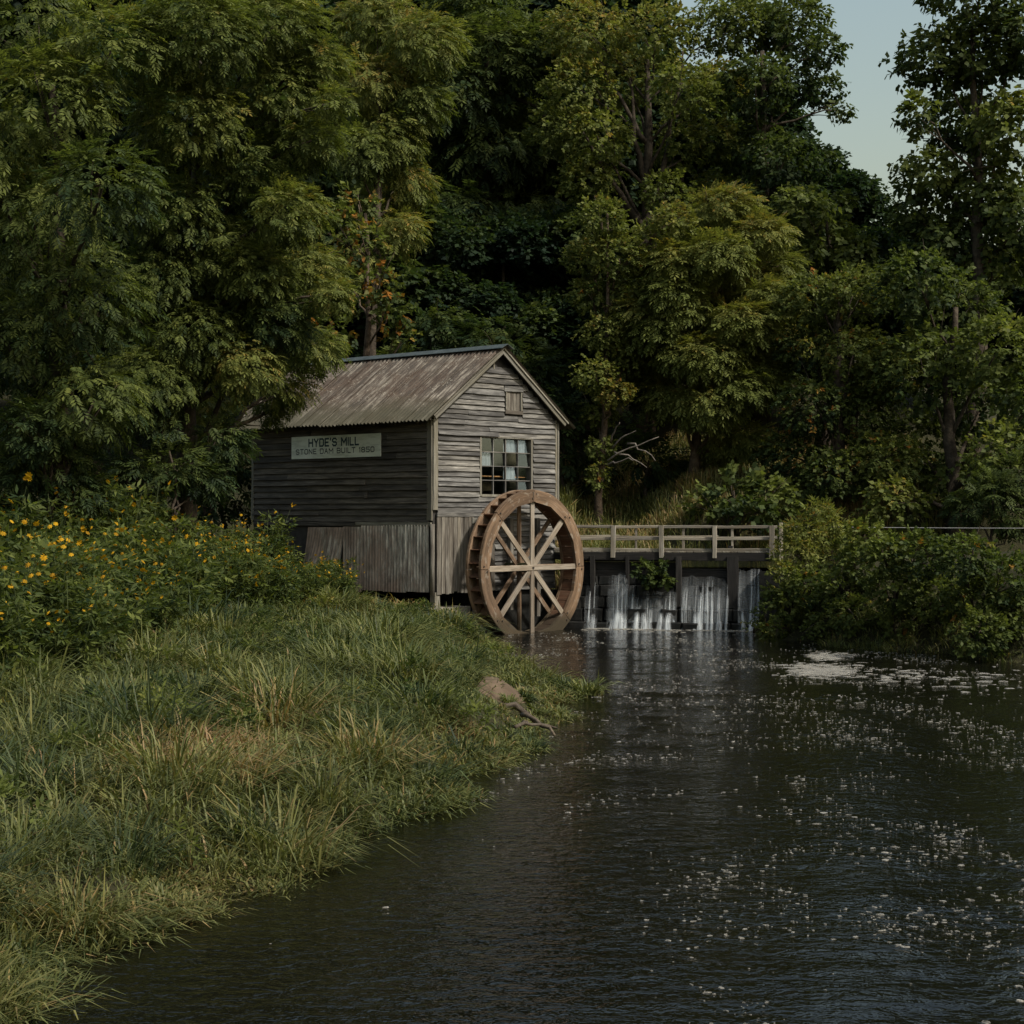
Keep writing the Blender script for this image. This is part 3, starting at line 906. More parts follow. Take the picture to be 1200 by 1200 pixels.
# ------------------------------------------------------------------ the water wheel
NF, NB = -0.90, -0.48                     # front and rear rim, local y
WR, WRI, HZ = 1.89, 1.585, 1.55
wheel = empty('water_wheel', mill_w(2.54, 0, 0), MROT, label='large brown wooden water wheel with spokes standing in the stream', cat='water wheel')
rw = np.random.default_rng(12)
def pol(r, a, y): return np.array([r*math.cos(a), y, HZ + r*math.sin(a)])
A0 = R(90)
for yr, t in ((NF, 0.085), (NB, 0.07)):
    for k in range(8):
        a0 = A0 + k*math.pi/4 + 0.004; a1 = A0 + (k+1)*math.pi/4 - 0.004
        n = 8
        V = []; G = []
        off = rw.random()*100
        dr_ = rw.normal(0, 0.006)
        for i in range(n+1):
            aa = a0 + (a1-a0)*i/n
            f = (i/n*2) % 1.0
            # the inner edge is sawn in two straight cuts, the outer follows the circle
            half = math.pi/16
            ri = WRI*math.cos(half)/math.cos((i/n*2 - math.floor(min(i/n*2, 1.999)) - 0.5)*2*half) + 0.012
            ro = WR + dr_ + rw.normal(0, 0.003)
            for r, yy in ((ri, -t/2), (ro-0.012, -t/2), (ro, -t/2+0.012), (ro, t/2), (ri, t/2)):
                V.append(pol(r, aa, yr+yy)); G.append((aa*1.7, r, off))
        m = 5
        q = np.array([(i*m+j, i*m+(j+1) % m, (i+1)*m+(j+1) % m, (i+1)*m+j) for i in range(n) for j in range(m)])[:, ::-1]
        caps = np.array([[0, 1, 2, 3, 4], [n*m+j for j in (4, 3, 2, 1, 0)]])
        obj('felloe', np.array(V), [q, caps], M['wheel'], wheel, {'g': np.array(G)})
    for k in range(8):
        aa = A0 + k*math.pi/4
        y_off = -0.055 if yr == NF else 0.0
        w = 0.135 if yr == NF else 0.12
        r1 = 1.66 if k % 2 == 0 else 1.62
        lay = 0.0 if k in (2, 6) else (0.012 if k in (0, 4) else 0.024)
        r0 = 0.0 if k in (2, 6) else 0.05
        up = np.array([-math.sin(aa), 0, math.cos(aa)])
        plank('spoke', pol(r0, aa, yr+0.02+lay), pol(r1, aa, yr+0.02+lay), up, w, 0.05, M['spoke' if yr == NF else 'wheel'], wheel, segs=3, jit=0.002, rg=rw)
V, Fc = tube_geo([(0, -0.012, 0), (0, 0.012, 0)], 0.022, 6)
bolt_me = make_mesh('bolt', V, Fc); bolt_me.materials.append(M['iron'])
for k in range(8):
    for dr2, da in ((1.68, 0.035), (1.79, -0.04)):
        link('bolt', bolt_me, None, wheel, tuple(pol(dr2, A0 + k*math.pi/4 + da, NF-0.05)))
plank('rim_block', pol(1.60, A0, NF-0.055), pol(1.84, A0, NF-0.055), (1, 0, 0), 0.10, 0.03, M['wheel'], wheel, segs=1)
NBK = 36
for k in range(NBK):
    aa = 2*math.pi*(k+0.3)/NBK
    mid = pol(1.605, aa, 0)
    tan = np.array([-math.sin(aa), 0, math.cos(aa)])
    plank('sole_board', mid + [0, NF+0.05, 0], mid + [0, NB-0.04, 0], tan, 2*math.pi*1.605/NBK-0.008, 0.022, M['bucket'], wheel, segs=1, jit=0.002, rg=rw)
    p_in = pol(1.62, aa, 0); p_out = pol(1.865, aa+0.05, 0)
    c = (p_in+p_out)/2
    plank('bucket', c + [0, NF+0.05, 0], c + [0, NB-0.04, 0], p_out-p_in, np.linalg.norm(p_out-p_in), 0.026, M['bucket'], wheel, segs=1, jit=0.003, rg=rw)
V, Fc = tube_geo([(0, NF+0.08, HZ), (0, -0.6, HZ), (0, 0.05, HZ)], 0.115, 12)
obj('axle', V, Fc, M['hub'], wheel, smooth=True)
V, Fc = tube_geo([(0, NF-0.02, HZ), (0, NF+0.1, HZ)], 0.032, 10)
obj('axle_pin', V, Fc, M['iron'], wheel)

# ------------------------------------------------------------------ dam
dd = (DAM1-DAM0)/np.linalg.norm(DAM1-DAM0); dn = np.array([dd[1], -dd[0]])     # dn points downstream, to the viewer
DL = np.linalg.norm(DAM1-DAM0)
DROT = math.atan2(dd[1], dd[0])
dam = empty('dam', (DAM0[0], DAM0[1], 0), DROT, label='dark wet stone dam with timber gates under the walkway', cat='dam')
# local x along the dam, local -y downstream
rd = np.random.default_rng(4)
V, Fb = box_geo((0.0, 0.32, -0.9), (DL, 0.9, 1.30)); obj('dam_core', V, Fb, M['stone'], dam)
def stone(x0, x1, y0, y1, z0, z1):
    V, Fb = box_geo((x0, y0, z0), (x1, y1, z1))
    c = V.mean(0)
    V2 = []
    V = c + (V-c)*rd.uniform(0.94, 1.0, V.shape) + rd.normal(0, 0.012, V.shape)
    # chamfer the front face
    f = V[[0, 1, 5, 4]]; fc = f.mean(0)
    fr = fc + (f-fc)*0.84 + [0, -0.035, 0]
    V = np.vstack([V, fr])
    Fb = np.array([(3, 2, 1, 0), (4, 5, 6, 7), (1, 2, 6, 5), (2, 3, 7, 6), (3, 0, 4, 7), (0, 1, 9, 8), (1, 5, 10, 9), (5, 4, 11, 10), (4, 0, 8, 11), (8, 9, 10, 11)])
    obj('stone', V, Fb, M['stone'], dam)
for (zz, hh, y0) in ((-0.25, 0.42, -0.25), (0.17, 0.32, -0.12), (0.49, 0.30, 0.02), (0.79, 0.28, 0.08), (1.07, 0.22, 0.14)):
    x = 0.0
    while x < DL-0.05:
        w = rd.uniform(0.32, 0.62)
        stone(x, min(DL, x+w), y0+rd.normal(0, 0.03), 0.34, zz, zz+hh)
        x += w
def dam_x(px): # distance along the dam of a line of sight
    # solve DAM0 + dd*s on the ray X = k Y
    kx = (px-600)/F
    return (kx*DAM0[1]-DAM0[0])/(dd[0]-kx*dd[1])
gates = [(dam_x(668), dam_x(793), 1.74), (dam_x(797), dam_x(853), 1.50)]
for g0, g1, ztop in gates:
    z = 1.05
    while z < ztop-0.02:
        h = min(0.2, ztop-z)
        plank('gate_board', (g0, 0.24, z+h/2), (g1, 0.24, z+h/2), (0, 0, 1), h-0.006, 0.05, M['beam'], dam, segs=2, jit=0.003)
        z += h
for px, w in ((678, 0.10), (694, 0.12), (735, 0.09), (795, 0.14), (856, 0.17), (862, 0.12)):
    s = dam_x(px)
    plank('gate_post', (s, 0.06, 0.55 if w > 0.13 else 0.3), (s, 0.06, 1.80), (1, 0, 0), w, 0.14, M['beam'], dam, segs=3)
V, Fb = box_geo((dam_x(893), -0.3, -0.5), (DL+0.6, 0.8, 1.42)); V += rd.normal(0, 0.03, V.shape)
obj('abutment', V, Fb, M['stone'], dam)

# falling water (threads and curtains), foam at its foot
fw = Acc()
def ribbon(s, w, z0, z1, out0, out1, op):
    n = 7; V = []; G = []; O = []
    off = rd.random()*50
    for i in range(n+1):
        f = i/n
        z = z0+(z1-z0)*f
        y = 0.12 - out0 - (out1-out0)*math.sqrt(f)
        for sx in (-0.5, -0.17, 0.17, 0.5):
            ww = w*(0.75+0.35*f)
            V.append((s+sx*ww + 0.01*math.sin(f*5+off), y - 0.02*(1-(2*sx)**2), z)); G.append((s+sx*w+off, z, off))
            O.append(op*min(1, 0.1+2.2*f)*(1.0 if abs(sx) < 0.4 else 0.25))
    q = np.array([(i*4+j, i*4+j+1, (i+1)*4+j+1, (i+1)*4+j) for i in range(n) for j in range(3)])
    fw.add(np.array(V), q, g=np.array(G), op=np.array(O))
def veil(s0, s1, zt, out, op):
    m = max(8, int((s1-s0)/0.06)); n = 8
    off = rd.random()*50
    V = []; G = []; O = []
    U = np.linspace(s0, s1, m+1)
    top = zt + 0.16*(vnoise(np.column_stack([U, U*0]), 3.0, 60)-0.6) + 0.10*(vnoise(np.column_stack([U, U*0]), 9.0, 61)-0.5)
    den = np.clip(-0.25+1.7*vnoise(np.column_stack([U, U*0]), 4.5, 62+int(off)), 0, 1)
    for i in range(n+1):
        f = i/n
        for k, u in enumerate(U):
            V.append((u, 0.10 - 0.04 - out*math.sqrt(f) - 0.02*math.sin(u*23+off), top[k]*(1-f))); G.append((u+off, top[k]*(1-f), off))
            O.append(op*den[k]*min(1, 0.25+1.6*f)*(0.2 if k in (0, m) else 1))
    q = np.array([(i*(m+1)+j, i*(m+1)+j+1, (i+1)*(m+1)+j+1, (i+1)*(m+1)+j) for i in range(n) for j in range(m)])
    fw.add(np.array(V), q, g=np.array(G), op=np.array(O))
for px0, px1, zt, op in ((686, 702, 1.1, 0.4), (712, 737, 1.36, 0.6), (736, 762, 1.05, 0.45), (758, 794, 0.95, 0.5), (798, 853, 1.30, 0.55), (865, 893, 1.50, 0.75)):
    for o_ in (0.24, 0.34): op *= 0.62; veil(dam_x(px0), dam_x(px1), zt - (0.25 if o_ > 0.3 and px0 < 860 else 0), o_, op)
for px0, px1, cnt, zt in ((690, 700, 3, 1.2), (714, 735, 9, 1.35), (737, 760, 8, 1.0), (760, 794, 10, 0.85), (798, 812, 4, 1.05), (812, 832, 9, 1.25), (832, 853, 8, 1.15), (866, 892, 8, 1.50)):
    for _ in range(cnt):
        s = dam_x(rd.uniform(px0, px1)); zz = zt + rd.uniform(-0.42, 0.08) if px0 < 860 else 1.50
        ribbon(s, rd.uniform(0.03, 0.09), zz, 0.0, 0.06, rd.uniform(0.26, 0.42), rd.uniform(0.4, 0.95))
        if rd.random() < 0.4:
            ribbon(s, rd.uniform(0.08, 0.2), rd.uniform(0.25, 0.55), 0.0, 0.28, rd.uniform(0.42, 0.55), rd.uniform(0.5, 0.9))
fo = fw.build('waterfall', M['fall'], None, True)
fo.location = (DAM0[0], DAM0[1], 0); fo.rotation_euler = (0, 0, DROT)
props(fo, 'thin white threads of water falling down the dark dam', 'waterfall', kind='stuff')

# ------------------------------------------------------------------ walkway with railings over the dam
wk = empty('walkway', (DAM0[0], DAM0[1], 0), DROT, label='grey timber footbridge with post and rail fence above the dam', cat='footbridge')
WY0, WY1 = 0.10, 1.25
X0, X1 = -0.25, dam_x(908)
plank('beam', (X0, WY0, 1.795), (X1, WY0, 1.78), (0, 0, 1), 0.19, 0.12, M['beam'], wk, segs=5)
plank('beam', (X0, WY1, 1.81), (X1, WY1, 1.80), (0, 0, 1), 0.15, 0.12, M['beam'], wk, segs=4)
x = X0
while x < X1-0.05:
    w = rd.uniform(0.16, 0.2)
    plank('deck_plank', (x+w/2, WY0-0.02, 1.915), (x+w/2, WY1+0.06, 1.915), (1, 0, 0), w-0.01, 0.035, M['rail'], wk, segs=2, jit=0.003, rg=rd)
    x += w
for px, w in ((718, 0.12), (775, 0.11), (837, 0.11), (904, 0.13)):
    s = dam_x(px)
    plank('post', (s, WY0-0.07, 1.76), (s+rd.normal(0, 0.006), WY0-0.07, 2.565), (1, 0, 0), w, 0.09, M['rail'], wk, segs=3, rg=rd)
for px, w in ((737, 0.06), (794, 0.06), (853, 0.06), (911.5, 0.07)):
    s = dam_x(px)
    plank('post', (s, WY1+0.05, 1.85), (s, WY1+0.05, 2.56), (1, 0, 0), w, 0.07, M['rail'], wk, segs=3, rg=rd)
for yy, zz, hh in ((WY0-0.02, 2.53, 0.07), (WY0-0.02, 2.24, 0.08), (WY0+0.0, 1.965, 0.07), (WY1+0.0, 2.52, 0.07), (WY1+0.0, 2.25, 0.07)):
    xs = [X0, dam_x(718), dam_x(775), dam_x(837), X1]
    for xa, xb in zip(xs[:-1], xs[1:]):
        plank('rail', (xa, yy, zz+rd.normal(0, 0.008)), (xb-0.01, yy, zz+rd.normal(0, 0.008)), (0, 0, 1), hh, 0.035, M['rail'], wk, segs=3, rg=rd, jit=0.003)
plank('gate_lever', (dam_x(855), WY0+0.15, 1.93), (dam_x(855), WY0+0.15, 2.06), (1, 0, 0), 0.12, 0.1, M['beam'], wk, segs=2)

# ------------------------------------------------------------------ driftwood, dirt spit
for i, (a0, a1, r0, lab) in enumerate((((586, 828), (628, 846), 0.055, 'thick brown driftwood log at the tip of the grassy spit'),
                                     ((612, 838), (650, 862), 0.035, 'forked driftwood branch lying half in the water by the spit'),
                                     ((604, 852), (652, 853), 0.025, 'thin straight driftwood stick below the log'),
                                     ((618, 846), (612, 858), 0.02, 'short upright driftwood stub among the sticks'))):
    p0 = np.array([*on_water(*a0, 0.30), 0.30]); p1 = np.array([*on_water(*a1, 0.10), 0.10])
    P = bez(p0, p1, (0, 0, 0.12), 6, 0.025)
    V, Fc = tube_geo(P, np.linspace(r0, r0*0.5, 6), 7, 0.08)
    root = obj('driftwood', V, Fc, M['drift'], None, {'g': V[:, [0, 1, 2]]}, smooth=True)
    props(root, lab, 'driftwood', 'driftwood on the spit')
c = np.array(on_water(585, 815, 0.32))
V = []; nr, na = 7, 28
for i in range(nr+1):
    for k in range(na):
        an = 2*math.pi*k/na; r = i/nr
        q = c + np.array([math.cos(an)*0.50, math.sin(an)*1.15])*r*(1+0.16*math.sin(3*an+1)+0.1*math.sin(5*an))
        V.append((*q, height(q[None])[0] + 0.035*(1-r**3) - 0.05*r**6 + 0.012*vnoise(q[None], 6, 80)[0]))
q = np.array([(i*na+k, i*na+(k+1) % na, (i+1)*na+(k+1) % na, (i+1)*na+k) for i in range(nr) for k in range(na)])
props(obj('dirt_patch', np.array(V), q, M['dirt'], smooth=True), 'bare tan dirt patch on the spit', 'dirt', kind='structure')

# ------------------------------------------------------------------ foliage
def pinnate(pairs=5, lw=0.085, ll=0.30, seed=0):
    """compound leaf: a midrib along +x with paired leaflets, top face +z"""
    rg = np.random.default_rng(seed)
    V = []; Fc = []
    def leaflet(p, d, up, l, w):
        d, s, u = frame3(d, up)
        b = len(V)
        V.extend([p, p+d*l*0.45+s*w+u*0.01, p+d*l, p+d*l*0.45-s*w+u*0.01])
        Fc.append((b, b+1, b+2, b+3))
    for i in range(pairs):
        t = 0.12 + 0.78*i/pairs
        p = np.array([t, 0, -0.22*t*t])
        l = ll*(0.75+0.5*math.sin(math.pi*(t*0.8+0.15)))
        for sg in (-1, 1):
            d = np.array([0.62, sg*0.8, -0.30+rg.normal(0, 0.12)])
            leaflet(p, d, np.array([0, -sg*0.25+rg.normal(0, .15), 1]), l, lw*rg.uniform(.85, 1.15))
    leaflet(np.array([0.88, 0, -0.19]), np.array([1, 0, -0.5]), np.array([0, 0, 1.]), ll, lw)
    return np.array(V), np.array(Fc)


def twig(nl=7, l=0.42, w=0.15, seed=0, hang=0.25):
    """a twig tip with simple broad leaves"""
    rg = np.random.default_rng(seed)
    V = []; Fc = []
    for i in range(nl):
        t = 0.1+0.8*i/nl
        p = np.array([t*0.8, 0, 0.0]) + rg.normal(0, 0.05, 3)
        an = (i*2.4)
        d = np.array([0.55, math.cos(an), 0.45*math.sin(an)-hang]) + rg.normal(0, 0.2, 3)
        d, s, u = frame3(d, np.array([0, 0, 1.0])+rg.normal(0, 0.35, 3))
        b = len(V); ll = l*rg.uniform(.7, 1.15)
        V.extend([p, p+d*ll*0.4+s*w, p+d*ll, p+d*ll*0.4-s*w])
        Fc.append((b, b+1, b+2, b+3))
    return np.array(V), np.array(Fc)

TPL = {'pinS': [pinnate(4, 0.075, 0.40, s+60) for s in range(3)], 'pin': [pinnate(6, 0.055, 0.30, s) for s in range(3)], 'pin4': [pinnate(4, 0.085, 0.36, s+9) for s in range(3)],
       'broad': [twig(7, 0.42, 0.15, s+3) for s in range(3)], 'broad5': [twig(5, 0.5, 0.19, s+6) for s in range(3)],
       'lance': [twig(7, 0.55, 0.085, s+30, 0.1) for s in range(3)]}


def norm(a): return a/(np.linalg.norm(a, axis=-1, keepdims=True)+1e-9)


def place(tpl, pos, fwd, up, size):
    """copies of a template: (n) positions, forward and up directions, sizes"""
    V, Fc = tpl
    f = norm(fwd); s = norm(np.cross(up, f)); u = np.cross(f, s)
    W = pos[:, None, :] + size[:, None, None]*(V[None, :, 0, None]*f[:, None] + V[None, :, 1, None]*s[:, None] + V[None, :, 2, None]*u[:, None])
    n, m = len(pos), len(V)
    FF = (Fc[None] + (np.arange(n)*m)[:, None, None]).reshape(-1, Fc.shape[1])
    return W.reshape(-1, 3), FF, m


def foliage(acc, lobes, axis, dens, kind, size, droop, tint, tvar, rg, flat=0.75, inner=0.55, orange=0.0):
    """lobes: (x, y, z, r); leaves fill each lobe's shell, thinner inside"""
    for (lx, ly, lz, r) in lobes:
        n = max(8, int(dens*r*r))
        d = norm(rg.normal(0, 1, (n, 3)) + [0, 0, 0.25])
        rad = r*(inner + (1-inner)*rg.random(n)**0.6)*(1+0.18*rg.normal(0, 1, n)*0.6)
        c = np.array([lx, ly, lz])
        pos = c + d*rad[:, None]*[1, 1, flat]
        outw = norm((c-axis)*[1, 1, 0.15] + 1e-6)
        fwd = d*0.9 + outw*0.5 + np.array([0, 0, -droop]) + rg.normal(0, 0.3, (n, 3))
        up = np.array([0, 0, 1.0]) + d*0.55 + rg.normal(0, 0.28, (n, 3))
        sz = size*rg.uniform(0.65, 1.25, n)
        lt = tint + rg.normal(0, tvar*0.6)
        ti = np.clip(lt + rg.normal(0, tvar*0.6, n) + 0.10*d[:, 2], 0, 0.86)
        if orange:
            ti = np.where(rg.random(n) < orange, rg.uniform(0.85, 1.0, n), ti)
        which = rg.integers(0, 3, n)
        for k in range(3):
            m = which == k
            if not m.any(): continue
            V, Fc, nv = place(TPL[kind][k], pos[m], fwd[m], up[m], sz[m])
            acc.add(V, Fc, tint=np.repeat(ti[m], nv))


def px_lobes(L, Y, rg, dj=1.0):
    o = []
    for l in L:
        yy = Y + (l[3] if len(l) > 3 else rg.normal(0, dj))
        p = at(l[0], l[1], yy)
        o.append((*p, l[2]*yy/F))
    return o


def tree(name, label, base, trunk_top, lobes, r0, kind, size, dens, tint=0.5, tvar=0.12, droop=0.45, bark='bark', seed=0, flat=0.75, orange=0.0, group=None, cat='tree', fork=None, limbs=True, inner=0.55):
    rg = np.random.default_rng(seed+100)
    base = np.asarray(base, float); base[2] = height(base[None, :2])[0]-0.15
    top = np.asarray(trunk_top, float)
    root = empty(name, tuple(base), label=label, cat=cat, group=group)
    P = bez(base, top, rg.normal(0, 0.25, 3)*[1, 1, 0], 10, 0.05, rg)
    t = Acc()
    rad = r0*(1-0.72*np.linspace(0, 1, 10)); rad[0] *= 1.35
    V, Fc = tube_geo(P, rad, 9, 0.06, rg); t.add(V, Fc)
    for f in (fork or []):
        i = f[0]
        Q = bez(P[i], np.array(f[1]), f[2] if len(f) > 2 else (0, 0, -0.3), 8, 0.08, rg)
        V, Fc = tube_geo(Q, np.linspace(rad[i]*0.75, 0.03, 8), 7, 0.06, rg); t.add(V, Fc)
    if limbs:
        for (lx, ly, lz, r) in lobes:
            zf = np.clip((lz - r*1.4 - base[2])/(top[2]-base[2]), 0.18, 0.98)
            i = int(zf*9)
            Q = bez(P[i], (lx, ly, lz), (0, 0, 0.12*np.hypot(lx-P[i][0], ly-P[i][1])), 6, 0.06, rg)
            V, Fc = tube_geo(Q, np.linspace(max(0.03, rad[i]*0.42), 0.018, 6), 5, 0.05, rg); t.add(V, Fc)
            for _ in range(3):
                e = np.array([lx, ly, lz]) + rg.normal(0, 0.5, 3)*r
                V, Fc = tube_geo(bez(Q[3], e, (0, 0, 0.1), 4, 0.02, rg), np.linspace(0.02, 0.006, 4), 4); t.add(V, Fc)
    o = t.build('trunk', M[bark], root, True)
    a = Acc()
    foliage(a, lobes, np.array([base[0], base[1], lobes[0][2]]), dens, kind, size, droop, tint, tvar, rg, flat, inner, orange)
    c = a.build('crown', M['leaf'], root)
    for q in (o, c): q.matrix_parent_inverse = Matrix.Translation(-Vector(base))
    return root

g0 = np.random.default_rng(50)
# the big tree on the left, its boughs hang over the rear of the roof
L1 = [(330, 110, 62), (365, 165, 36), (300, 200, 58), (340, 250, 42), (360, 320, 44), (388, 345, 24), (325, 375, 48), (365, 410, 36, 2.6),
      (335, 455, 30, 3.0), (262, 300, 58), (232, 395, 58), (285, 430, 44), (218, 140, 66), (205, 250, 58), (235, 485, 40, 2.5),
      (320, 30, 60), (372, 75, 34), (230, 40, 70), (318, 478, 22, 3.6), (390, 120, 20), (300, 320, 46), (180, 330, 60), (170, 450, 60)]
tree('overhanging_tree', 'large feathery green tree on the left hanging over the mill roof', at(215, 700, 39.5), at(240, 60, 39), px_lobes(L1, 38, g0, 0.7), 0.30,
     'pinS', 0.255, 900, 0.62, 0.15, 0.45, seed=1)
L1b = [(60, 120, 80), (130, 60, 70), (40, 260, 80), (120, 220, 70), (100, 350, 75), (20, 400, 70), (110, 470, 65), (40, 520, 65), (-40, 180, 80), (-50, 340, 80), (20, 20, 80)]
tree('roadside_tree', 'leafy green tree at the far left of the bank', at(60, 760, 36), at(60, 100, 36), px_lobes(L1b, 36, g0, 0.9), 0.26, 'pinS', 0.33, 290, 0.50, 0.14, 0.45, seed=2)

L2 = [(440, 100, 44), (455, 165, 42), (478, 215, 30), (432, 245, 40), (470, 270, 28), (420, 180, 36), (490, 120, 36), (440, 30, 50), (415, 310, 30), (500, 50, 44)]
tree('tall_tree', 'tall dark green tree with a bright right edge behind the mill ridge', at(420, 560, 53), at(445, 80, 53), px_lobes(L2, 53, g0, 0.8), 0.22, 'pinS', 0.35, 460, 0.60, 0.14, 0.5, seed=3)
L3 = [(398, 265, 26), (425, 285, 26), (440, 330, 26), (408, 345, 28), (455, 365, 24), (390, 390, 26), (470, 400, 22), (420, 240, 24)]
tree('autumn_tree', 'small tree with orange tinged leaves and brown trunk behind the roof', at(427, 560, 50.5), at(428, 250, 50.5), px_lobes(L3, 50.5, g0, 0.7), 0.17, 'broad', 0.42, 150, 0.55, 0.14, 0.4, 'bark_warm', seed=4, orange=0.22, limbs=True)

L4 = [(520, 110, 62), (590, 70, 60), (560, 180, 62), (620, 170, 56), (530, 260, 56), (600, 270, 58), (650, 250, 48), (500, 340, 56), (570, 350, 56), (640, 340, 52), (560, 20, 60), (640, 60, 50), (520, 410, 50), (590, 430, 50), (650, 430, 46)]
tree('dark_tree', 'broad dark tree filling the wood behind the mill gable', at(575, 560, 66), at(572, 60, 66), px_lobes(L4, 66, g0, 1.2), 0.36, 'pinS', 0.60, 170, 0.36, 0.14, 0.5, seed=5,
     fork=[(8, at(700, 150, 64)), (9, at(600, 20, 65))])
L5 = [(680, 105, 44), (735, 95, 38), (800, 105, 40), (842, 100, 32), (700, 160, 40), (795, 170, 38), (835, 165, 30), (835, 225, 32), (655, 150, 36), (770, 40, 46), (690, 40, 50), (850, 30, 44), (690, 215, 36), (780, 225, 30)]
tree('forked_tree', 'tall tree with dark forked trunk and sky showing through', at(752, 560, 62), at(758, 70, 62), px_lobes(L5, 62, g0, 1.0), 0.34, 'broad', 0.38, 210, 0.68, 0.12, 0.5, seed=6,
     fork=[(5, at(800, 60, 62), (0, 0, -1)), (5, at(680, 150, 61.5), (0, 0, -0.6)), (6, at(735, 80, 62)), (7, at(700, 60, 62))])
L6 = [(885, 100, 44), (925, 95, 34), (962, 105, 24), (985, 130, 12), (880, 175, 44), (918, 190, 40), (955, 190, 24), (880, 250, 42), (905, 305, 44), (930, 30, 44), (880, 30, 44), (965, 60, 24), (945, 240, 30)]
tree('ragged_tree', 'dark ragged tree against the pale sky at upper right', at(890, 560, 62), at(893, 60, 62), px_lobes(L6, 62, g0, 0.9), 0.32, 'broad5', 0.38, 230, 0.36, 0.10, 0.55, seed=7)
L6b = [(940, 245, 34), (970, 280, 34), (1000, 300, 30), (930, 300, 34), (1020, 340, 34), (985, 240, 16)]
tree('slope_tree', 'mid green tree stepping down to the sky behind the bank', at(965, 560, 58), at(968, 260, 58), px_lobes(L6b, 58, g0, 0.8), 0.24, 'broad5', 0.42, 230, 0.52, 0.12, 0.5, seed=8)
L7 = [(705, 255, 28), (688, 300, 26), (725, 300, 34), (690, 345, 26), (745, 335, 36), (765, 285, 32), (712, 390, 32), (698, 440, 24), (735, 415, 32), (702, 485, 22), (706, 525, 17), (720, 460, 20), (790, 260, 26), (701, 550, 10), (699, 562, 9), (704, 572, 8)]
tree('vine_tree', 'slender pale green vine clad tree right of the mill roof', at(701, 578, 54), at(712, 250, 54), px_lobes(L7, 54, g0, 0.5), 0.13, 'broad', 0.27, 560, 0.72, 0.10, 0.35, 'bark_warm', seed=9, orange=0.01)
L8 = [(850, 245, 38), (815, 285, 42), (892, 275, 34), (880, 335, 40), (915, 310, 22), (830, 345, 40), (855, 405, 44), (912, 395, 30), (800, 415, 36), (872, 455, 36), (830, 475, 40), (785, 465, 30), (880, 515, 28), (798, 365, 36), (925, 355, 16), (930, 405, 14), (850, 520, 30), (790, 310, 34, -1.0), (770, 390, 34, -0.8), (760, 430, 26), (840, 300, 40, -1.4), (870, 380, 40, -1.6), (830, 420, 40, -1.5), (895, 440, 34, -1.0), (790, 345, 34, -1.2), (750, 370, 30, -0.5), (900, 350, 34, -0.8)]
tree('sumac_tree', 'full bright green tree with feathery layered fronds above the walkway', at(812, 590, 55), at(830, 260, 55), px_lobes(L8, 54.5, g0, 1.0), 0.17, 'pinS', 0.37, 540, 0.74, 0.07, 0.35, 'bark_warm', seed=10, flat=0.6)
L9 = [(955, 350, 38), (1000, 345, 38), (948, 410, 40), (1000, 415, 44), (955, 475, 44), (1005, 490, 46), (930, 535, 40), (980, 555, 42), (1040, 440, 40), (1040, 540, 44), (930, 580, 26)]
tree('rusty_leaf_tree', 'large tree with rusty flecked leaves at the right edge of the wood', at(985, 600, 51.5), at(985, 350, 51.5), px_lobes(L9, 51.5, g0, 1.0), 0.26, 'broad', 0.30, 420, 0.50, 0.15, 0.5, seed=11, orange=0.04)
L10 = [(1075, 330, 46), (1120, 360, 52), (1170, 410, 52), (1080, 430, 56), (1150, 470, 58), (1075, 520, 50), (1190, 540, 56), (1130, 570, 48), (1220, 470, 56), (1050, 590, 36)]
tree('bank_tree', 'green tree on the bank beyond the bushes at far right', at(1120, 600, 50), at(1120, 360, 50), px_lobes(L10, 50, g0, 1.1), 0.26, 'broad', 0.42, 190, 0.45, 0.13, 0.5, seed=12)
L12 = [(1095, 70, 46), (1150, 60, 52), (1125, 140, 48), (1185, 150, 54), (1090, 205, 40), (1150, 230, 50), (1105, 285, 44), (1200, 250, 54), (1068, 250, 26), (1075, 135, 22), (1140, -10, 54), (1210, 40, 60), (1160, 310, 46)]
tree('tall_bank_tree', 'tall leafy tree rising at the far right beyond the sky gap', at(1140, 590, 56), at(1140, 40, 56), px_lobes(L12, 56, g0, 1.0), 0.3, 'broad5', 0.46, 170, 0.45, 0.12, 0.5, seed=13)
# understory between mill and wood
U = [((505, 400, 34), (545, 420, 34), (470, 425, 26), (520, 380, 26)), ((600, 420, 40), (640, 440, 36), (570, 400, 34)), ((665, 500, 34), (650, 545, 30), (690, 550, 24), (640, 480, 30)),
     ((760, 540, 30), (790, 550, 26), (745, 510, 24)), ((860, 575, 28), (900, 585, 30), (830, 590, 20), (880, 600, 22)),
     ((262, 555, 30), (285, 590, 22), (240, 590, 26)), ((205, 590, 30), (170, 570, 30), (225, 560, 24)), ((270, 500, 26), (285, 540, 20), (250, 520, 24)),
     ((205, 545, 36), (262, 515, 30), (160, 560, 36), (235, 560, 30), (190, 500, 30), (120, 560, 40)), ((60, 540, 46), (10, 560, 44), (100, 580, 30), (40, 500, 40)),
     ((1165, 575, 30), (1200, 560, 36), (1135, 595, 24), (1190, 605, 28), (1230, 590, 34))]
UL = ['bluish young shrub peeping over the mill ridge', 'dark bluish shrub behind the gable peak', 'dark shrub in the shade right of the gable', 'shaded shrub between the two tall slender trunks', 'leafy bush behind the right half of the walkway',
      'shaded shrub against the rear corner of the mill', 'shaded shrub behind the flowers under the big left tree', 'dark shrub rising above the one at the rear mill corner',
      'wide dark feathery shrub in front of the big left trunk', 'dark feathery shrub at the far left behind the flowers', 'green shrub at the far right edge above the bank bushes']
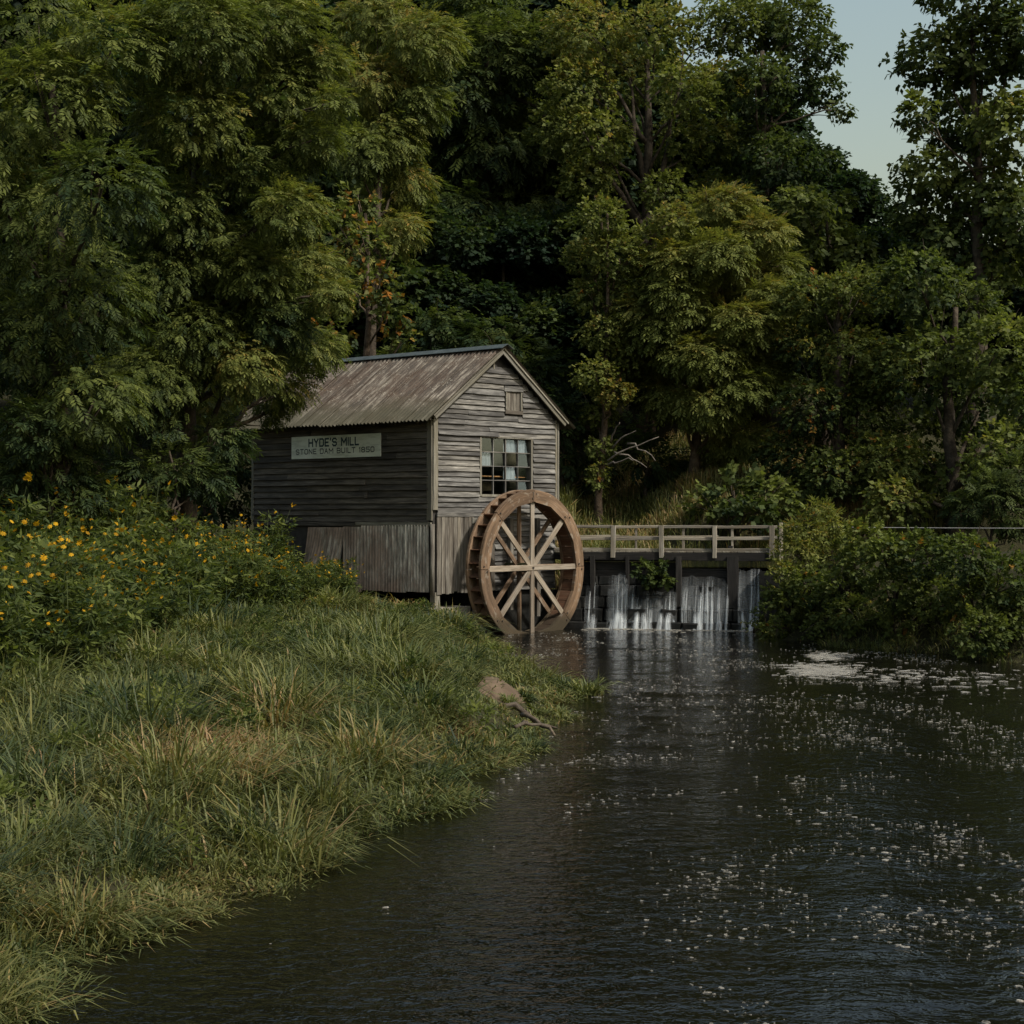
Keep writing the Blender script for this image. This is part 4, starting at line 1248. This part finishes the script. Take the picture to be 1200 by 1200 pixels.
for i, (Lu, lab) in enumerate(zip(U, UL)):
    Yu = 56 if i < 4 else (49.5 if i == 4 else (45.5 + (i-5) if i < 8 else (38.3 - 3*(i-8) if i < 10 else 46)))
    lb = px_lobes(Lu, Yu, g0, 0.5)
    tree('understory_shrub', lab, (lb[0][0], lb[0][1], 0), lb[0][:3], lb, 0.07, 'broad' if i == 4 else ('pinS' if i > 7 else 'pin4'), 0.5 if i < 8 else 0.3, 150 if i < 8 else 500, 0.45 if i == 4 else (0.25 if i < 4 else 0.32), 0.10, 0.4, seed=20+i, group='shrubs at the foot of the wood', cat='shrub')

# the wood on the hillside behind: trees made once and set out several times
def far_proto(seed, tint):
    rg = np.random.default_rng(seed)
    lob = []
    for i in range(16):
        aa = rg.random()*6.28; zz = rg.uniform(3.5, 13.5); rr_ = 3.6*math.sin(math.pi*np.clip((zz-1.5)/13.5, 0.05, 0.97))**0.6
        lob.append((math.cos(aa)*rr_*0.7, math.sin(aa)*rr_*0.7, zz, rg.uniform(1.4, 2.2)))
    t = Acc(); V, Fc = tube_geo(bez((0, 0, -0.5), (0, 0, 13), (0.3, 0, 0), 7), np.linspace(0.3, 0.06, 7), 7); t.add(V, Fc)
    a = Acc(); foliage(a, lob, np.array([0, 0, 8.0]), 110, 'broad5', 0.70, 0.4, tint, 0.12, rg, 0.75, 0.5)
    tm = make_mesh('trunk', np.concatenate(t.V), t.F, None, True); tm.materials.append(M['bark'])
    cm = make_mesh('crown', np.concatenate(a.V), a.F, {'tint': np.concatenate(a.A['tint'])}); cm.materials.append(M['leaf'])
    return tm, cm
REFL_SPOTS = [(26, 44, 0.30), (31, 48, 0.34), (37, 43, 0.36), (44, 50, 0.42), (52, 45, 0.45), (60, 52, 0.5)]  # unseen trees off to the right, added so the window panes reflect dark
PROT = [far_proto(61, 0.20), far_proto(62, 0.26), far_proto(63, 0.15)]
SPOTS = [(150, 74, 1.1), (270, 70, 1.15), (370, 72, 1.1), (470, 78, 1.2), (545, 84, 1.2), (620, 80, 1.1), (690, 84, 1.1), (650, 70, 0.85), (740, 76, 0.8), (800, 72, 0.75), (860, 74, 0.78),
         (925, 70, 0.62), (980, 68, 0.55), (1050, 66, 0.5), (1120, 66, 0.5), (1200, 64, 0.55), (60, 72, 1.2), (-30, 66, 1.2), (500, 62, 0.6), (1270, 62, 0.6), (590, 62, 0.55), (690, 63, 0.6), (765, 60, 0.45), (850, 62, 0.5), (420, 61, 0.7), (320, 60, 0.9), (230, 60, 0.9), (110, 58, 1.0), (920, 60, 0.5), (1000, 60, 0.48)]
for i, (px, Yf, s) in enumerate(SPOTS + [(X/Yf*F+600, Yf, s) for X, Yf, s in REFL_SPOTS]):
    X = (px-600)/F*Yf
    b = (X, Yf, height(np.array([[X, Yf]]))[0])
    root = empty('wood_tree', b, rng.random()*6.28, label='dark leafy tree of the wood on the hillside behind the mill', cat='tree', group='trees of the wood on the hillside')
    root.scale = (s*1.05, s*1.05, s)
    for me in PROT[i % 3]:
        link(me.name.split('.')[0], me, None, root)

# dead branches beside the vine tree
db = empty('dead_branch', tuple(at(716, 560, 53)), label='bare grey dead branches sticking out beside the vine clad tree', cat='branch')
t = Acc()
for a0, a1 in (((712, 540), (772, 512)), ((718, 525), (745, 505)), ((720, 530), (758, 548)), ((735, 520), (768, 540)), ((712, 545), (742, 540)), ((716, 518), (726, 495))):
    P = bez(at(*a0, 53), at(*a1, 52.4), (0, 0, 0.15), 6, 0.04)
    V, Fc = tube_geo(P, np.linspace(0.035, 0.012, 6), 5); t.add(V, Fc)
o = t.build('limb', M['bark_dead'], db, True); o.matrix_parent_inverse = Matrix.Translation(-db.location)

# right bank bushes
BU = [('pale leafy bush at the right end of the walkway', [(945, 628, 26), (965, 618, 28), (935, 650, 24), (975, 645, 30), (960, 600, 14)], 39.8, 0.66, 'lance', 0.34),
      ('dark broad leaved bush hanging over the water right of the dam', [(925, 710, 22), (950, 690, 26), (922, 672, 16), (912, 694, 14), (940, 730, 20), (904, 738, 10), (965, 738, 15)], 38.7, 0.48, 'broad', 0.34),
      ('tall green bush at the right edge of the print of the bank', [(985, 690, 28), (1010, 660, 30), (1000, 720, 26), (970, 735, 22), (1015, 630, 22)], 37.2, 0.46, 'broad', 0.34),
      ('bushy thicket on the bank beyond the pale bush', [(1050, 690, 34), (1080, 650, 36), (1060, 730, 28), (1100, 700, 34), (1040, 650, 28)], 35.2, 0.46, 'broad', 0.34),
      ('dense low bush on the bank at far right', [(1140, 700, 36), (1180, 680, 40), (1150, 740, 30), (1200, 720, 36), (1130, 650, 30)], 33.4, 0.42, 'broad', 0.34),
      ('small mossy bush at the foot of the dam', [(895, 722, 14), (884, 735, 9), (912, 742, 12)], 40.4, 0.55, 'broad', 0.24),
      ('small green shrub growing out of the dam under the walkway', [(755, 668, 9), (765, 675, 10), (772, 665, 8), (778, 678, 6)], 42.2, 0.36, 'broad', 0.26)]
BU[2] = ('tall green bush overhanging the foam patch on the right', *BU[2][1:])
for i, (lab, Lb, Yb, ti, kd, sz) in enumerate(BU):
    lb = px_lobes(Lb, Yb, g0, 0.35 if i < 5 else 0.08)
    if i == 6:
        rg = np.random.default_rng(77)
        root = empty('bush', tuple(at(765, 690, 42.6)), label=lab, cat='bush', group='bushes on the right bank')
        t = Acc()
        for l in lb:
            V, Fc = tube_geo(bez(at(766, 692, 42.75), l[:3], (0, -0.05, 0.05), 5), np.linspace(0.02, 0.006, 5), 5); t.add(V, Fc)
        o = t.build('stem', M['bark'], root)
        a = Acc(); foliage(a, lb, np.array(lb[0][:3])+[0, 1, 0], 900, kd, sz, 0.5, ti, 0.1, rg)
        c_ = a.build('foliage', M['leaf'], root)
        for q in (o, c_): q.matrix_parent_inverse = Matrix.Translation(-root.location)
    else:
        tree('bush', lab, (lb[0][0]+0.2, lb[0][1]+0.3, 0), lb[0][:3], lb, 0.04, kd, sz*0.68, 760, ti+0.06, 0.12, 0.35, seed=40+i, group='bushes on the right bank', cat='bush', orange=0.008 if i < 5 else 0)

# wire fence on the right bank
fe = empty('wire_fence', (7.0, 44.5, 1.9), label='thin wire strung between two posts behind the right bank bushes', cat='fence')
for px in (915, 1300):
    p = at(px, 617, 44.5)
    plank('fence_post', (p[0]-7, 0, -0.5), (p[0]-7, 0, p[2]+0.1-1.9), (1, 0, 0), 0.09, 0.09, M['rail'], fe, segs=2)
p0 = at(915, 617, 44.5); p1 = at(1300, 619, 44.5); o_ = np.array([7.0, 44.5, 1.9])
V, Fc = tube_geo(bez(p0-o_, p1-o_, (0, 0, -0.03), 8), 0.007, 5); obj('wire', V, Fc, M['wire'], fe)

# ------------------------------------------------------------------ flowering plants on the left bank
def flower_proto(seed, nstem, hgt, nfl):
    rg = np.random.default_rng(seed)
    st = Acc(); fo_ = Acc(); fl = Acc()
    for k in range(nstem):
        b = np.array([rg.normal(0, 0.16), rg.normal(0, 0.16), -0.05])
        h = hgt*rg.uniform(0.6, 1.1)
        tip = b + [rg.normal(0, 0.22), rg.normal(0, 0.22), h]
        P = bez(b, tip, rg.normal(0, 0.06, 3), 6)
        V, Fc = tube_geo(P, np.linspace(0.008, 0.004, 6), 4); st.add(V, Fc)
        n = int(26*h)
        f = rg.uniform(0.12, 0.96, n); q = b + (tip-b)*f[:, None]
        d = norm(np.column_stack([rg.normal(0, 1, (n, 2)), rg.normal(0.1, 0.3, n)]))
        pos = q + d*0.04
        w = rg.integers(0, 3, n)
        for j in range(3):
            m = w == j
            if m.any():
                V, Fc, nv = place(TPL['lance'][j], pos[m], d[m], np.array([0, 0, 1.])+rg.normal(0, .3, (m.sum(), 3)), rg.uniform(0.16, 0.27, m.sum()))
                fo_.add(V, Fc, tint=np.repeat(rg.normal(0.44, 0.12, m.sum()), nv))
        for _ in range(rg.integers(0, nfl+1)):
            c = tip + rg.normal(0, 0.07, 3)
            nrm = norm(np.array([rg.normal(0.2, 0.5), rg.normal(-0.5, 0.5), 0.7]))
            d0, s0, u0 = frame3(nrm, np.array([0.3, 0.9, 0.1]))
            V = [c + nrm*0.012]
            m = 14; rr_ = rg.uniform(0.026, 0.042)
            for i in range(m):
                an = 2*math.pi*i/m
                V.append(c + rr_*(1.0 if i % 2 else 0.62)*(math.cos(an)*s0+math.sin(an)*u0))
            fl.add(np.array(V), np.array([(0, 1+i, 1+(i+1) % m) for i in range(m)]), tint=np.full(m+1, rg.random()))
    out = []
    for a, nm, mt in ((st, 'stem', 'grass'), (fo_, 'foliage', 'leaf'), (fl, 'flowers', 'petal')):
        if not a.V: continue
        at2 = {kk: np.concatenate(vv) for kk, vv in a.A.items()}
        if 'tint' not in at2: at2['tint'] = np.full(a.n, 0.3)
        me = make_mesh(nm, np.concatenate(a.V), a.F, at2); me.materials.append(M[mt]); out.append(me)
    return out
FP = [flower_proto(200+i, 8, 1.45, 6) for i in range(4)] + [flower_proto(210+i, 9, 1.2, 2) for i in range(3)]
rf = np.random.default_rng(9)
fl_spots = []
while len(fl_spots) < 122:
    px = rf.uniform(-30, 470); Yf = rf.uniform(19 if px < 250 else 27, 42.5)
    X = (px-600)/F*Yf
    loc = np.array([X, Yf])
    lx = (loc-MC) @ uL; ly = (loc-MC) @ vL
    if lx > -0.55 and ly > -0.4: continue                # not inside the mill
    h = height(loc[None])[0]
    base_py = 600 - (h-CAMZ)/Yf*F
    lim = 738 if px > 240 else 738+0.9*(240-px)**0.85
    if base_py > lim - 0.12*max(0, px-230) : continue
    if any((loc[0]-q[0])**2+(loc[1]-q[1])**2 < 0.30 for q in fl_spots): continue
    fl_spots.append((X, Yf, h, px))
for i, (X, Yf, h, px) in enumerate(fl_spots):
    flo = px < 400 and vnoise(np.array([[X, Yf]]), 0.6, 70)[0] + rf.normal(0, 0.12) > 0.47
    src = FP[rf.integers(0, 4)] if flo else FP[4+rf.integers(0, 3)]
    root = empty('flowering_plant', (X, Yf, h-0.03), rf.random()*6.28,
                 label='tall leafy plant topped with yellow flowers left of the mill' if flo else 'tall green plant with hardly any bloom in the flower thicket left of the mill',
                 cat='flower', group='yellow flowering plants on the left bank' if flo else 'green plants in the flower thicket')
    s = (0.5+0.75*vnoise(np.array([[X, Yf]]), 0.8, 71)[0]+rf.uniform(-0.1, 0.25))*np.clip(1.18-0.0018*(px-180), 0.7, 1.2); root.scale = (s, s, s)
    for me in src:
        q = link(me.name.split('.')[0], me, None, root)
        if q.name.startswith('flowers'): q['kind'] = 'stuff'

# ------------------------------------------------------------------ grass
def blades(pos, hgt, lean, width, tint, rg, az=None):
    """arching blades, 7 points each"""
    n = len(pos)
    az = rg.uniform(0, 2*math.pi, n) if az is None else az
    d = np.column_stack([np.cos(az), np.sin(az), np.zeros(n)])
    s = np.column_stack([-np.sin(az+rg.normal(0, .6, n)), np.cos(az), np.zeros(n)])
    V = np.zeros((n, 7, 3))
    for i, (f, w) in enumerate(((0.0, 0.8), (0.42, 1.0), (0.78, 0.7))):
        c = pos + d*(lean*hgt*f**1.8)[:, None] + np.array([0, 0, 1.0])*(hgt*(f - 0.42*np.minimum(lean, 1.3)*f**2.6))[:, None]
        V[:, 2*i] = c - s*(width*w/2)[:, None]; V[:, 2*i+1] = c + s*(width*w/2)[:, None]
    V[:, 6] = pos + d*(lean*hgt*1.0)[:, None] + np.array([0, 0, 1.0])*(hgt*(1-0.42*np.minimum(lean, 1.3)*1.25))[:, None]
    q = np.array([(0, 1, 3, 2), (2, 3, 5, 4)]); tr = np.array([(4, 5, 6)])
    b = (np.arange(n)*7)[:, None, None]
    return V.reshape(-1, 3), [(q[None]+b).reshape(-1, 4), (tr[None]+b).reshape(-1, 3)], np.repeat(tint, 7)


def grass_patch(name, label, tufts, per, hfun, wfun, tfun, rg, spread=0.16, leanm=0.7, zoff=0.0):
    n = len(tufts)
    T = np.repeat(np.arange(n), per)
    az = rg.uniform(0, 2*math.pi, len(T))
    rad = spread*np.sqrt(rg.random(len(T)))
    xy = tufts[T] + np.column_stack([np.cos(az), np.sin(az)])*rad[:, None]
    z = height(xy)
    pos = np.column_stack([xy, z-0.02+zoff])
    hg = hfun(tufts)[T]*rg.uniform(0.55, 1.2, len(T))
    tint = np.clip(tfun(tufts)[T] + rg.normal(0, 0.10, len(T)), 0, 1)
    tint = np.where(rg.random(len(T)) < 0.03, rg.uniform(0.75, 0.92, len(T)), tint)
    lean = np.abs(rg.normal(leanm, 0.35, len(T)))
    V, Fc, ti = blades(pos, hg, lean, wfun(xy)*rg.uniform(0.7, 1.3, len(T)), tint, rg, az + rg.normal(0, 0.7, len(T)))
    o = obj(name, V, Fc, M['grass'], None, {'tint': ti})
    return props(o, label, 'grass', kind='stuff')

rg_ = np.random.default_rng(31)
def scatter(n, x0, x1, y0, y1, keep, bias=1.0):
    out = []
    tot = 0
    while tot < n:
        Yc = y0 + (y1-y0)*rg_.random(n*2)**bias
        Xc = rg_.uniform(x0, x1, n*2)
        P = np.column_stack([Xc, Yc])
        P = P[keep(P)]
        out.append(P); tot += len(P)
    return np.concatenate(out)[:n]

def keep_left(P):
    d = rdist(P)
    fr = np.abs(P[:, 0]) < 0.335*P[:, 1] + 1.0
    lx = (P-MC) @ uL; ly = (P-MC) @ vL
    px = P[:, 0]/P[:, 1]*F + 600
    py = 600 + (CAMZ-height(P))/P[:, 1]*F
    dirt = ((px-586)/25)**2 + ((py-816)/14)**2 < 1 - 0.9*(vnoise(P, 5.0, 81)-0.3)
    return (d > -0.04) & (P[:, 0] < 1.5) & fr & ~((lx > -0.3) & (ly > -0.3)) & ~dirt
tL = scatter(7600, -12, 1.5, 9.0, 41.5, keep_left, 1.35)
def d_edge(P): return rdist(P)
def tone(P):
    d = d_edge(P)
    t = 0.41 + 0.32*(vnoise(P, 0.55, 3)-0.45) + 0.25*(vnoise(P, 1.4, 4)-0.5)
    t += 0.16*sstep((P[:, 1]-15)/14)
    dry = sstep((vnoise(P, 0.9, 5)-0.74)/0.15)*0.28
    edge = (1-sstep(d/0.7))*0.15*sstep((vnoise(P, 0.8, 8)-0.3)/0.3)
    px = P[:, 0]/P[:, 1]*F+600
    brown = np.exp(-(((P[:, 0]+2.95)/0.55)**2 + ((P[:, 1]-17.0)/1.5)**2))*0.45
    return np.clip(t+dry+edge+brown, 0.02, 0.95)
def hgt(P):
    d = d_edge(P)
    cx, cy = on_water(592, 818, 0.3)
    bare = 1 - 0.8*np.exp(-(((P[:, 0]-cx-0.12)/0.75)**2 + ((P[:, 1]-cy+1.2)/2.4)**2))
    return (0.20 + 0.38*vnoise(P, 0.8, 6) + 0.16*vnoise(P, 2.2, 7))*(0.62+0.38*sstep(d/1.2))*bare
grass_patch('bank_grass', 'long arching green and straw grass covering the left bank', tL, 11, lambda P: 0.8*hgt(P),
            lambda P: 0.0135 + 0.0006*np.clip(P[:, 1]-12, 0, 40), tone, rg_, 0.18, 0.85)
# big arching tussocks
tT = scatter(460, -12, 1.2, 9.5, 39, lambda P: keep_left(P) & (rdist(P) > 0.02), 1.2)
tsz = rg_.uniform(0.5, 1.0, len(tT)); tsz[rg_.random(len(tT)) < 0.25] *= 1.3
tsz *= hgt(tT)/(0.2+0.38*0.5+0.08)
Ti = np.repeat(np.arange(len(tT)), 155)
az = rg_.uniform(0, 2*math.pi, len(Ti)); rd_ = 0.34*tsz[Ti]*np.sqrt(rg_.random(len(Ti)))
xy = tT[Ti] + np.column_stack([np.cos(az), np.sin(az)])*rd_[:, None]
tt = np.clip(np.where(rg_.random(len(tT)) < 0.38, rg_.normal(0.20, 0.07, len(tT)), rg_.normal(0.50, 0.08, len(tT))), 0, 1)
tt = np.where(((tT[:, 0]+2.9)/0.7)**2 + ((tT[:, 1]-17)/2.2)**2 < 1, 0.80, tt)
bare_ = ((tT[:, 0]/tT[:, 1]*F+600-592)/60)**2 + ((tT[:, 1]-25.2)/3.0)**2 < 1
tsz = np.where(bare_, 0.25, tsz)
ed_ = rdist(tT) < 0.9
tt = np.where(ed_ & (rg_.random(len(tT)) < 0.18), rg_.uniform(0.62, 0.76, len(tT)), tt)
ti_ = np.clip(tt[Ti] + rg_.normal(0, 0.09, len(Ti)), 0, 1)
hg_ = 0.72*tsz[Ti]*rg_.uniform(0.55, 1.15, len(Ti))
V, Fc, ti2 = blades(np.column_stack([xy, height(xy)-0.03]), hg_, np.abs(rg_.normal(0.85, 0.35, len(Ti))), (0.013+0.0006*np.clip(xy[:, 1]-12, 0, 40))*rg_.uniform(0.7, 1.3, len(Ti)), ti_, rg_, az+rg_.normal(0, 0.5, len(Ti)))
props(obj('tussock_grass', V, Fc, M['grass'], None, {'tint': ti2}), 'arching tussocks of dark and straw coloured grass on the left bank', 'grass', kind='stuff')
# leafy weeds among the grass
tW = scatter(150, -12, 0.8, 10, 39, lambda P: keep_left(P) & (rdist(P) > 0.4), 1.1)
wa = Acc()
for p in tW:
    r_ = rg_.uniform(0.14, 0.3)
    foliage(wa, [(p[0], p[1], height(p[None])[0]+r_*0.9, r_)], np.array([p[0], p[1]+0.01, 0]), 560, 'lance', 0.17, 0.1, rg_.choice([0.3, 0.45, 0.62]), 0.1, rg_)
props(wa.build('bank_weeds', M['leaf']), 'leafy weeds scattered through the grass of the left bank', 'weeds', kind='stuff')
# sedge fringe trailing into the water
tE = scatter(900, -5, 1.2, 9.5, 36, lambda P: keep_left(P) & (np.abs(rdist(P)-0.12) < 0.2), 1.2)
grass_patch('sedge_fringe', 'yellowing sedge trailing along the water edge of the left bank', tE, 16, lambda P: 0.12+0.5*hgt(P)*vnoise(P, 1.5, 14)*1.4, lambda P: 0.014+0.0006*np.clip(P[:, 1]-12, 0, 40),
            lambda P: 0.32+0.40*vnoise(P, 0.9, 15), rg_, 0.15, 1.0)
# weeds and meadow beyond the dam
def keep_mead(P):
    return (sdist(P, POND) > 0.05) & (rdist(P) > 0.3)
tM = scatter(1900, 0.9, 14, 45.5, 60, lambda P: keep_mead(P) & (P[:, 0] < 0.33*P[:, 1]))
grass_patch('meadow_weeds', 'yellow green weeds on the slope beyond the walkway', tM, 13, lambda P: 0.35+0.5*vnoise(P, 0.6, 9), lambda P: np.full(len(P), 0.030),
            lambda P: 0.66+0.4*(vnoise(P, 0.7, 10)-0.5), rg_, 0.25, 0.5)
tR = scatter(500, 5.5, 12, 30, 42.4, lambda P: (rdist(P) > 0.0) & (rdist(P) < 1.0) & (P[:, 0] > 5))
grass_patch('waterside_grass', 'short grass along the foot of the right bank', tR, 14, lambda P: 0.16+0.2*vnoise(P, 1, 9), lambda P: np.full(len(P), 0.02),
            lambda P: 0.42+0.3*(vnoise(P, 0.7, 10)-0.5), rg_, 0.16, 0.7)
tB = scatter(420, -14, 0.5, 41, 49, lambda P: keep_left(P))
grass_patch('shade_grass', 'shaded grass round the rear of the mill', tB, 12, lambda P: 0.3+0.3*vnoise(P, 1, 9), lambda P: np.full(len(P), 0.022), lambda P: 0.25+0.3*(vnoise(P, 0.7, 10)-0.5), rg_, 0.2, 0.6)

# ------------------------------------------------------------------ foam on the stream
rq = np.random.default_rng(17)
def discs(name, label, C, rad, squash, rot, lumps=0.25):
    n = len(C); m = 7
    an = np.linspace(0, 2*math.pi, m, endpoint=False)
    r = rad[:, None]*(1+lumps*rq.normal(0, 1, (n, m)))
    lx = r*np.cos(an); ly = r*np.sin(an)*squash[:, None]
    x = C[:, 0, None] + lx*np.cos(rot)[:, None] - ly*np.sin(rot)[:, None]
    y = C[:, 1, None] + lx*np.sin(rot)[:, None] + ly*np.cos(rot)[:, None]
    wz = water_z(C)[:, None] + 0*x
    top = np.stack([x, y, wz+0.004], -1)
    low = np.stack([C[:, 0, None]+(x-C[:, 0, None])*1.5, C[:, 1, None]+(y-C[:, 1, None])*1.5, wz-0.012], -1)
    V = np.concatenate([top, low], 1).reshape(-1, 3)
    b = (np.arange(n)*2*m)[:, None]
    F1 = np.arange(m)[None] + b
    k = np.arange(m); side = np.stack([k, k+m, (k+1) % m+m, (k+1) % m], -1)[None]+b[:, :, None]
    o = obj(name, V, [F1, side.reshape(-1, 4)], M['foam'])
    return props(o, label, 'foam', kind='stuff')

def flow(P):
    q = P.copy()
    w = np.column_stack([vnoise(P, 0.16, 30)-0.5, vnoise(P, 0.16, 31)-0.5])*7
    q = q + w
    f = vnoise(q*[1, 0.55], 0.7, 32)*0.6 + vnoise(q*[1, 0.6], 1.8, 33)*0.4
    return f
N = 120000
P = np.column_stack([rq.uniform(-3, 12, N), 7 + 35*rq.random(N)**0.8])
P = P[(rdist(P) < -0.05) & (np.abs(P[:, 0]) < 0.34*P[:, 1]+0.5)]
f = flow(P)
px = P[:, 0]/P[:, 1]*F+600
pr = 0.05 + 0.9*sstep((f-0.53)/0.15)
pr *= 0.16 + 0.55*sstep((P[:, 1]-19)/14) + 0.75*sstep((px-700)/350)
P = P[rq.random(len(P)) < pr*0.24]
rad = 0.004 + 0.028*rq.random(len(P))**7 + 0.00018*P[:, 1]
for (ax, ay, rx, ry, t0, t1, cnt) in ((1.5, 16.0, 1.9, 4.2, 0.25, 2.9, 260), (1.7, 15.2, 1.3, 2.6, 0.6, 3.3, 130), (3.0, 12.6, 1.6, 2.0, 0.3, 3.0, 160), (2.2, 20.5, 2.4, 3.2, 0.2, 2.6, 200), (2.9, 11.2, 1.2, 1.2, 0.0, 3.1, 140)):
    tt_ = t0 + (t1-t0)*rq.random(cnt)
    A_ = np.column_stack([ax + rx*np.cos(tt_), ay + ry*np.sin(tt_)]) + rq.normal(0, 1, (cnt, 2))*[0.10, 0.22]
    A_ = A_[vnoise(A_, 1.3, 50) > 0.38]
    P = np.concatenate([P, A_]); rad = np.concatenate([rad, 0.006 + 0.022*rq.random(len(A_))**3])
W_ = np.column_stack([rq.uniform(0.6, 4.2, 9000), rq.uniform(9.2, 16, 9000)])  # extra pale specks near right: foam that also imitates bright wave highlights
W_ = W_[(flow(W_*[1, 0.5]) > 0.54) & (rq.random(len(W_)) < 0.34*sstep((W_[:, 0]/W_[:, 1]*F+600-720)/220))]
P = np.concatenate([P, W_]); rad = np.concatenate([rad, 0.004 + 0.02*rq.random(len(W_))**3])
discs('foam_flecks', 'white foam flecks and glint specks drifting on the dark stream', P, rad, rq.uniform(0.2, 0.9, len(P)), rq.normal(0, 0.6, len(P)), 0.32)
# larger rafts on the right, and the froth line under the dam
C = []; Rr = []
for (px_, py_, wx_, wy_, cnt) in ((966, 786, 36, 8, 420), (968, 769, 22, 3, 200), (1060, 792, 60, 10, 60), (1150, 800, 60, 14, 40), (690, 814, 14, 2, 14)):
    for _ in range(cnt):
        p = on_water(px_ + rq.normal(0, 0.55)*wx_, py_ + rq.normal(0, 0.55)*wy_)
        C.append(p); Rr.append(0.02+0.1*rq.random()**2)
C = np.array(C); Rr = np.array(Rr); ok = sdist(C, RIVER) < -0.1
discs('foam_raft', 'pale foam raft gathered by the right bank', C[ok], Rr[ok], rq.uniform(0.5, 1, ok.sum()), rq.normal(0, 0.3, ok.sum()), 0.3)
s = rq.uniform(dam_x(690), dam_x(892), 420)
C = DAM0 + dd*s[:, None] + dn*(0.22+rq.exponential(0.28, 420))[:, None]
discs('froth', 'white froth line where the falling water meets the stream', C, rq.uniform(0.012, 0.07, 420), rq.uniform(0.4, 0.9, 420), rq.normal(DROT, 0.2, 420))
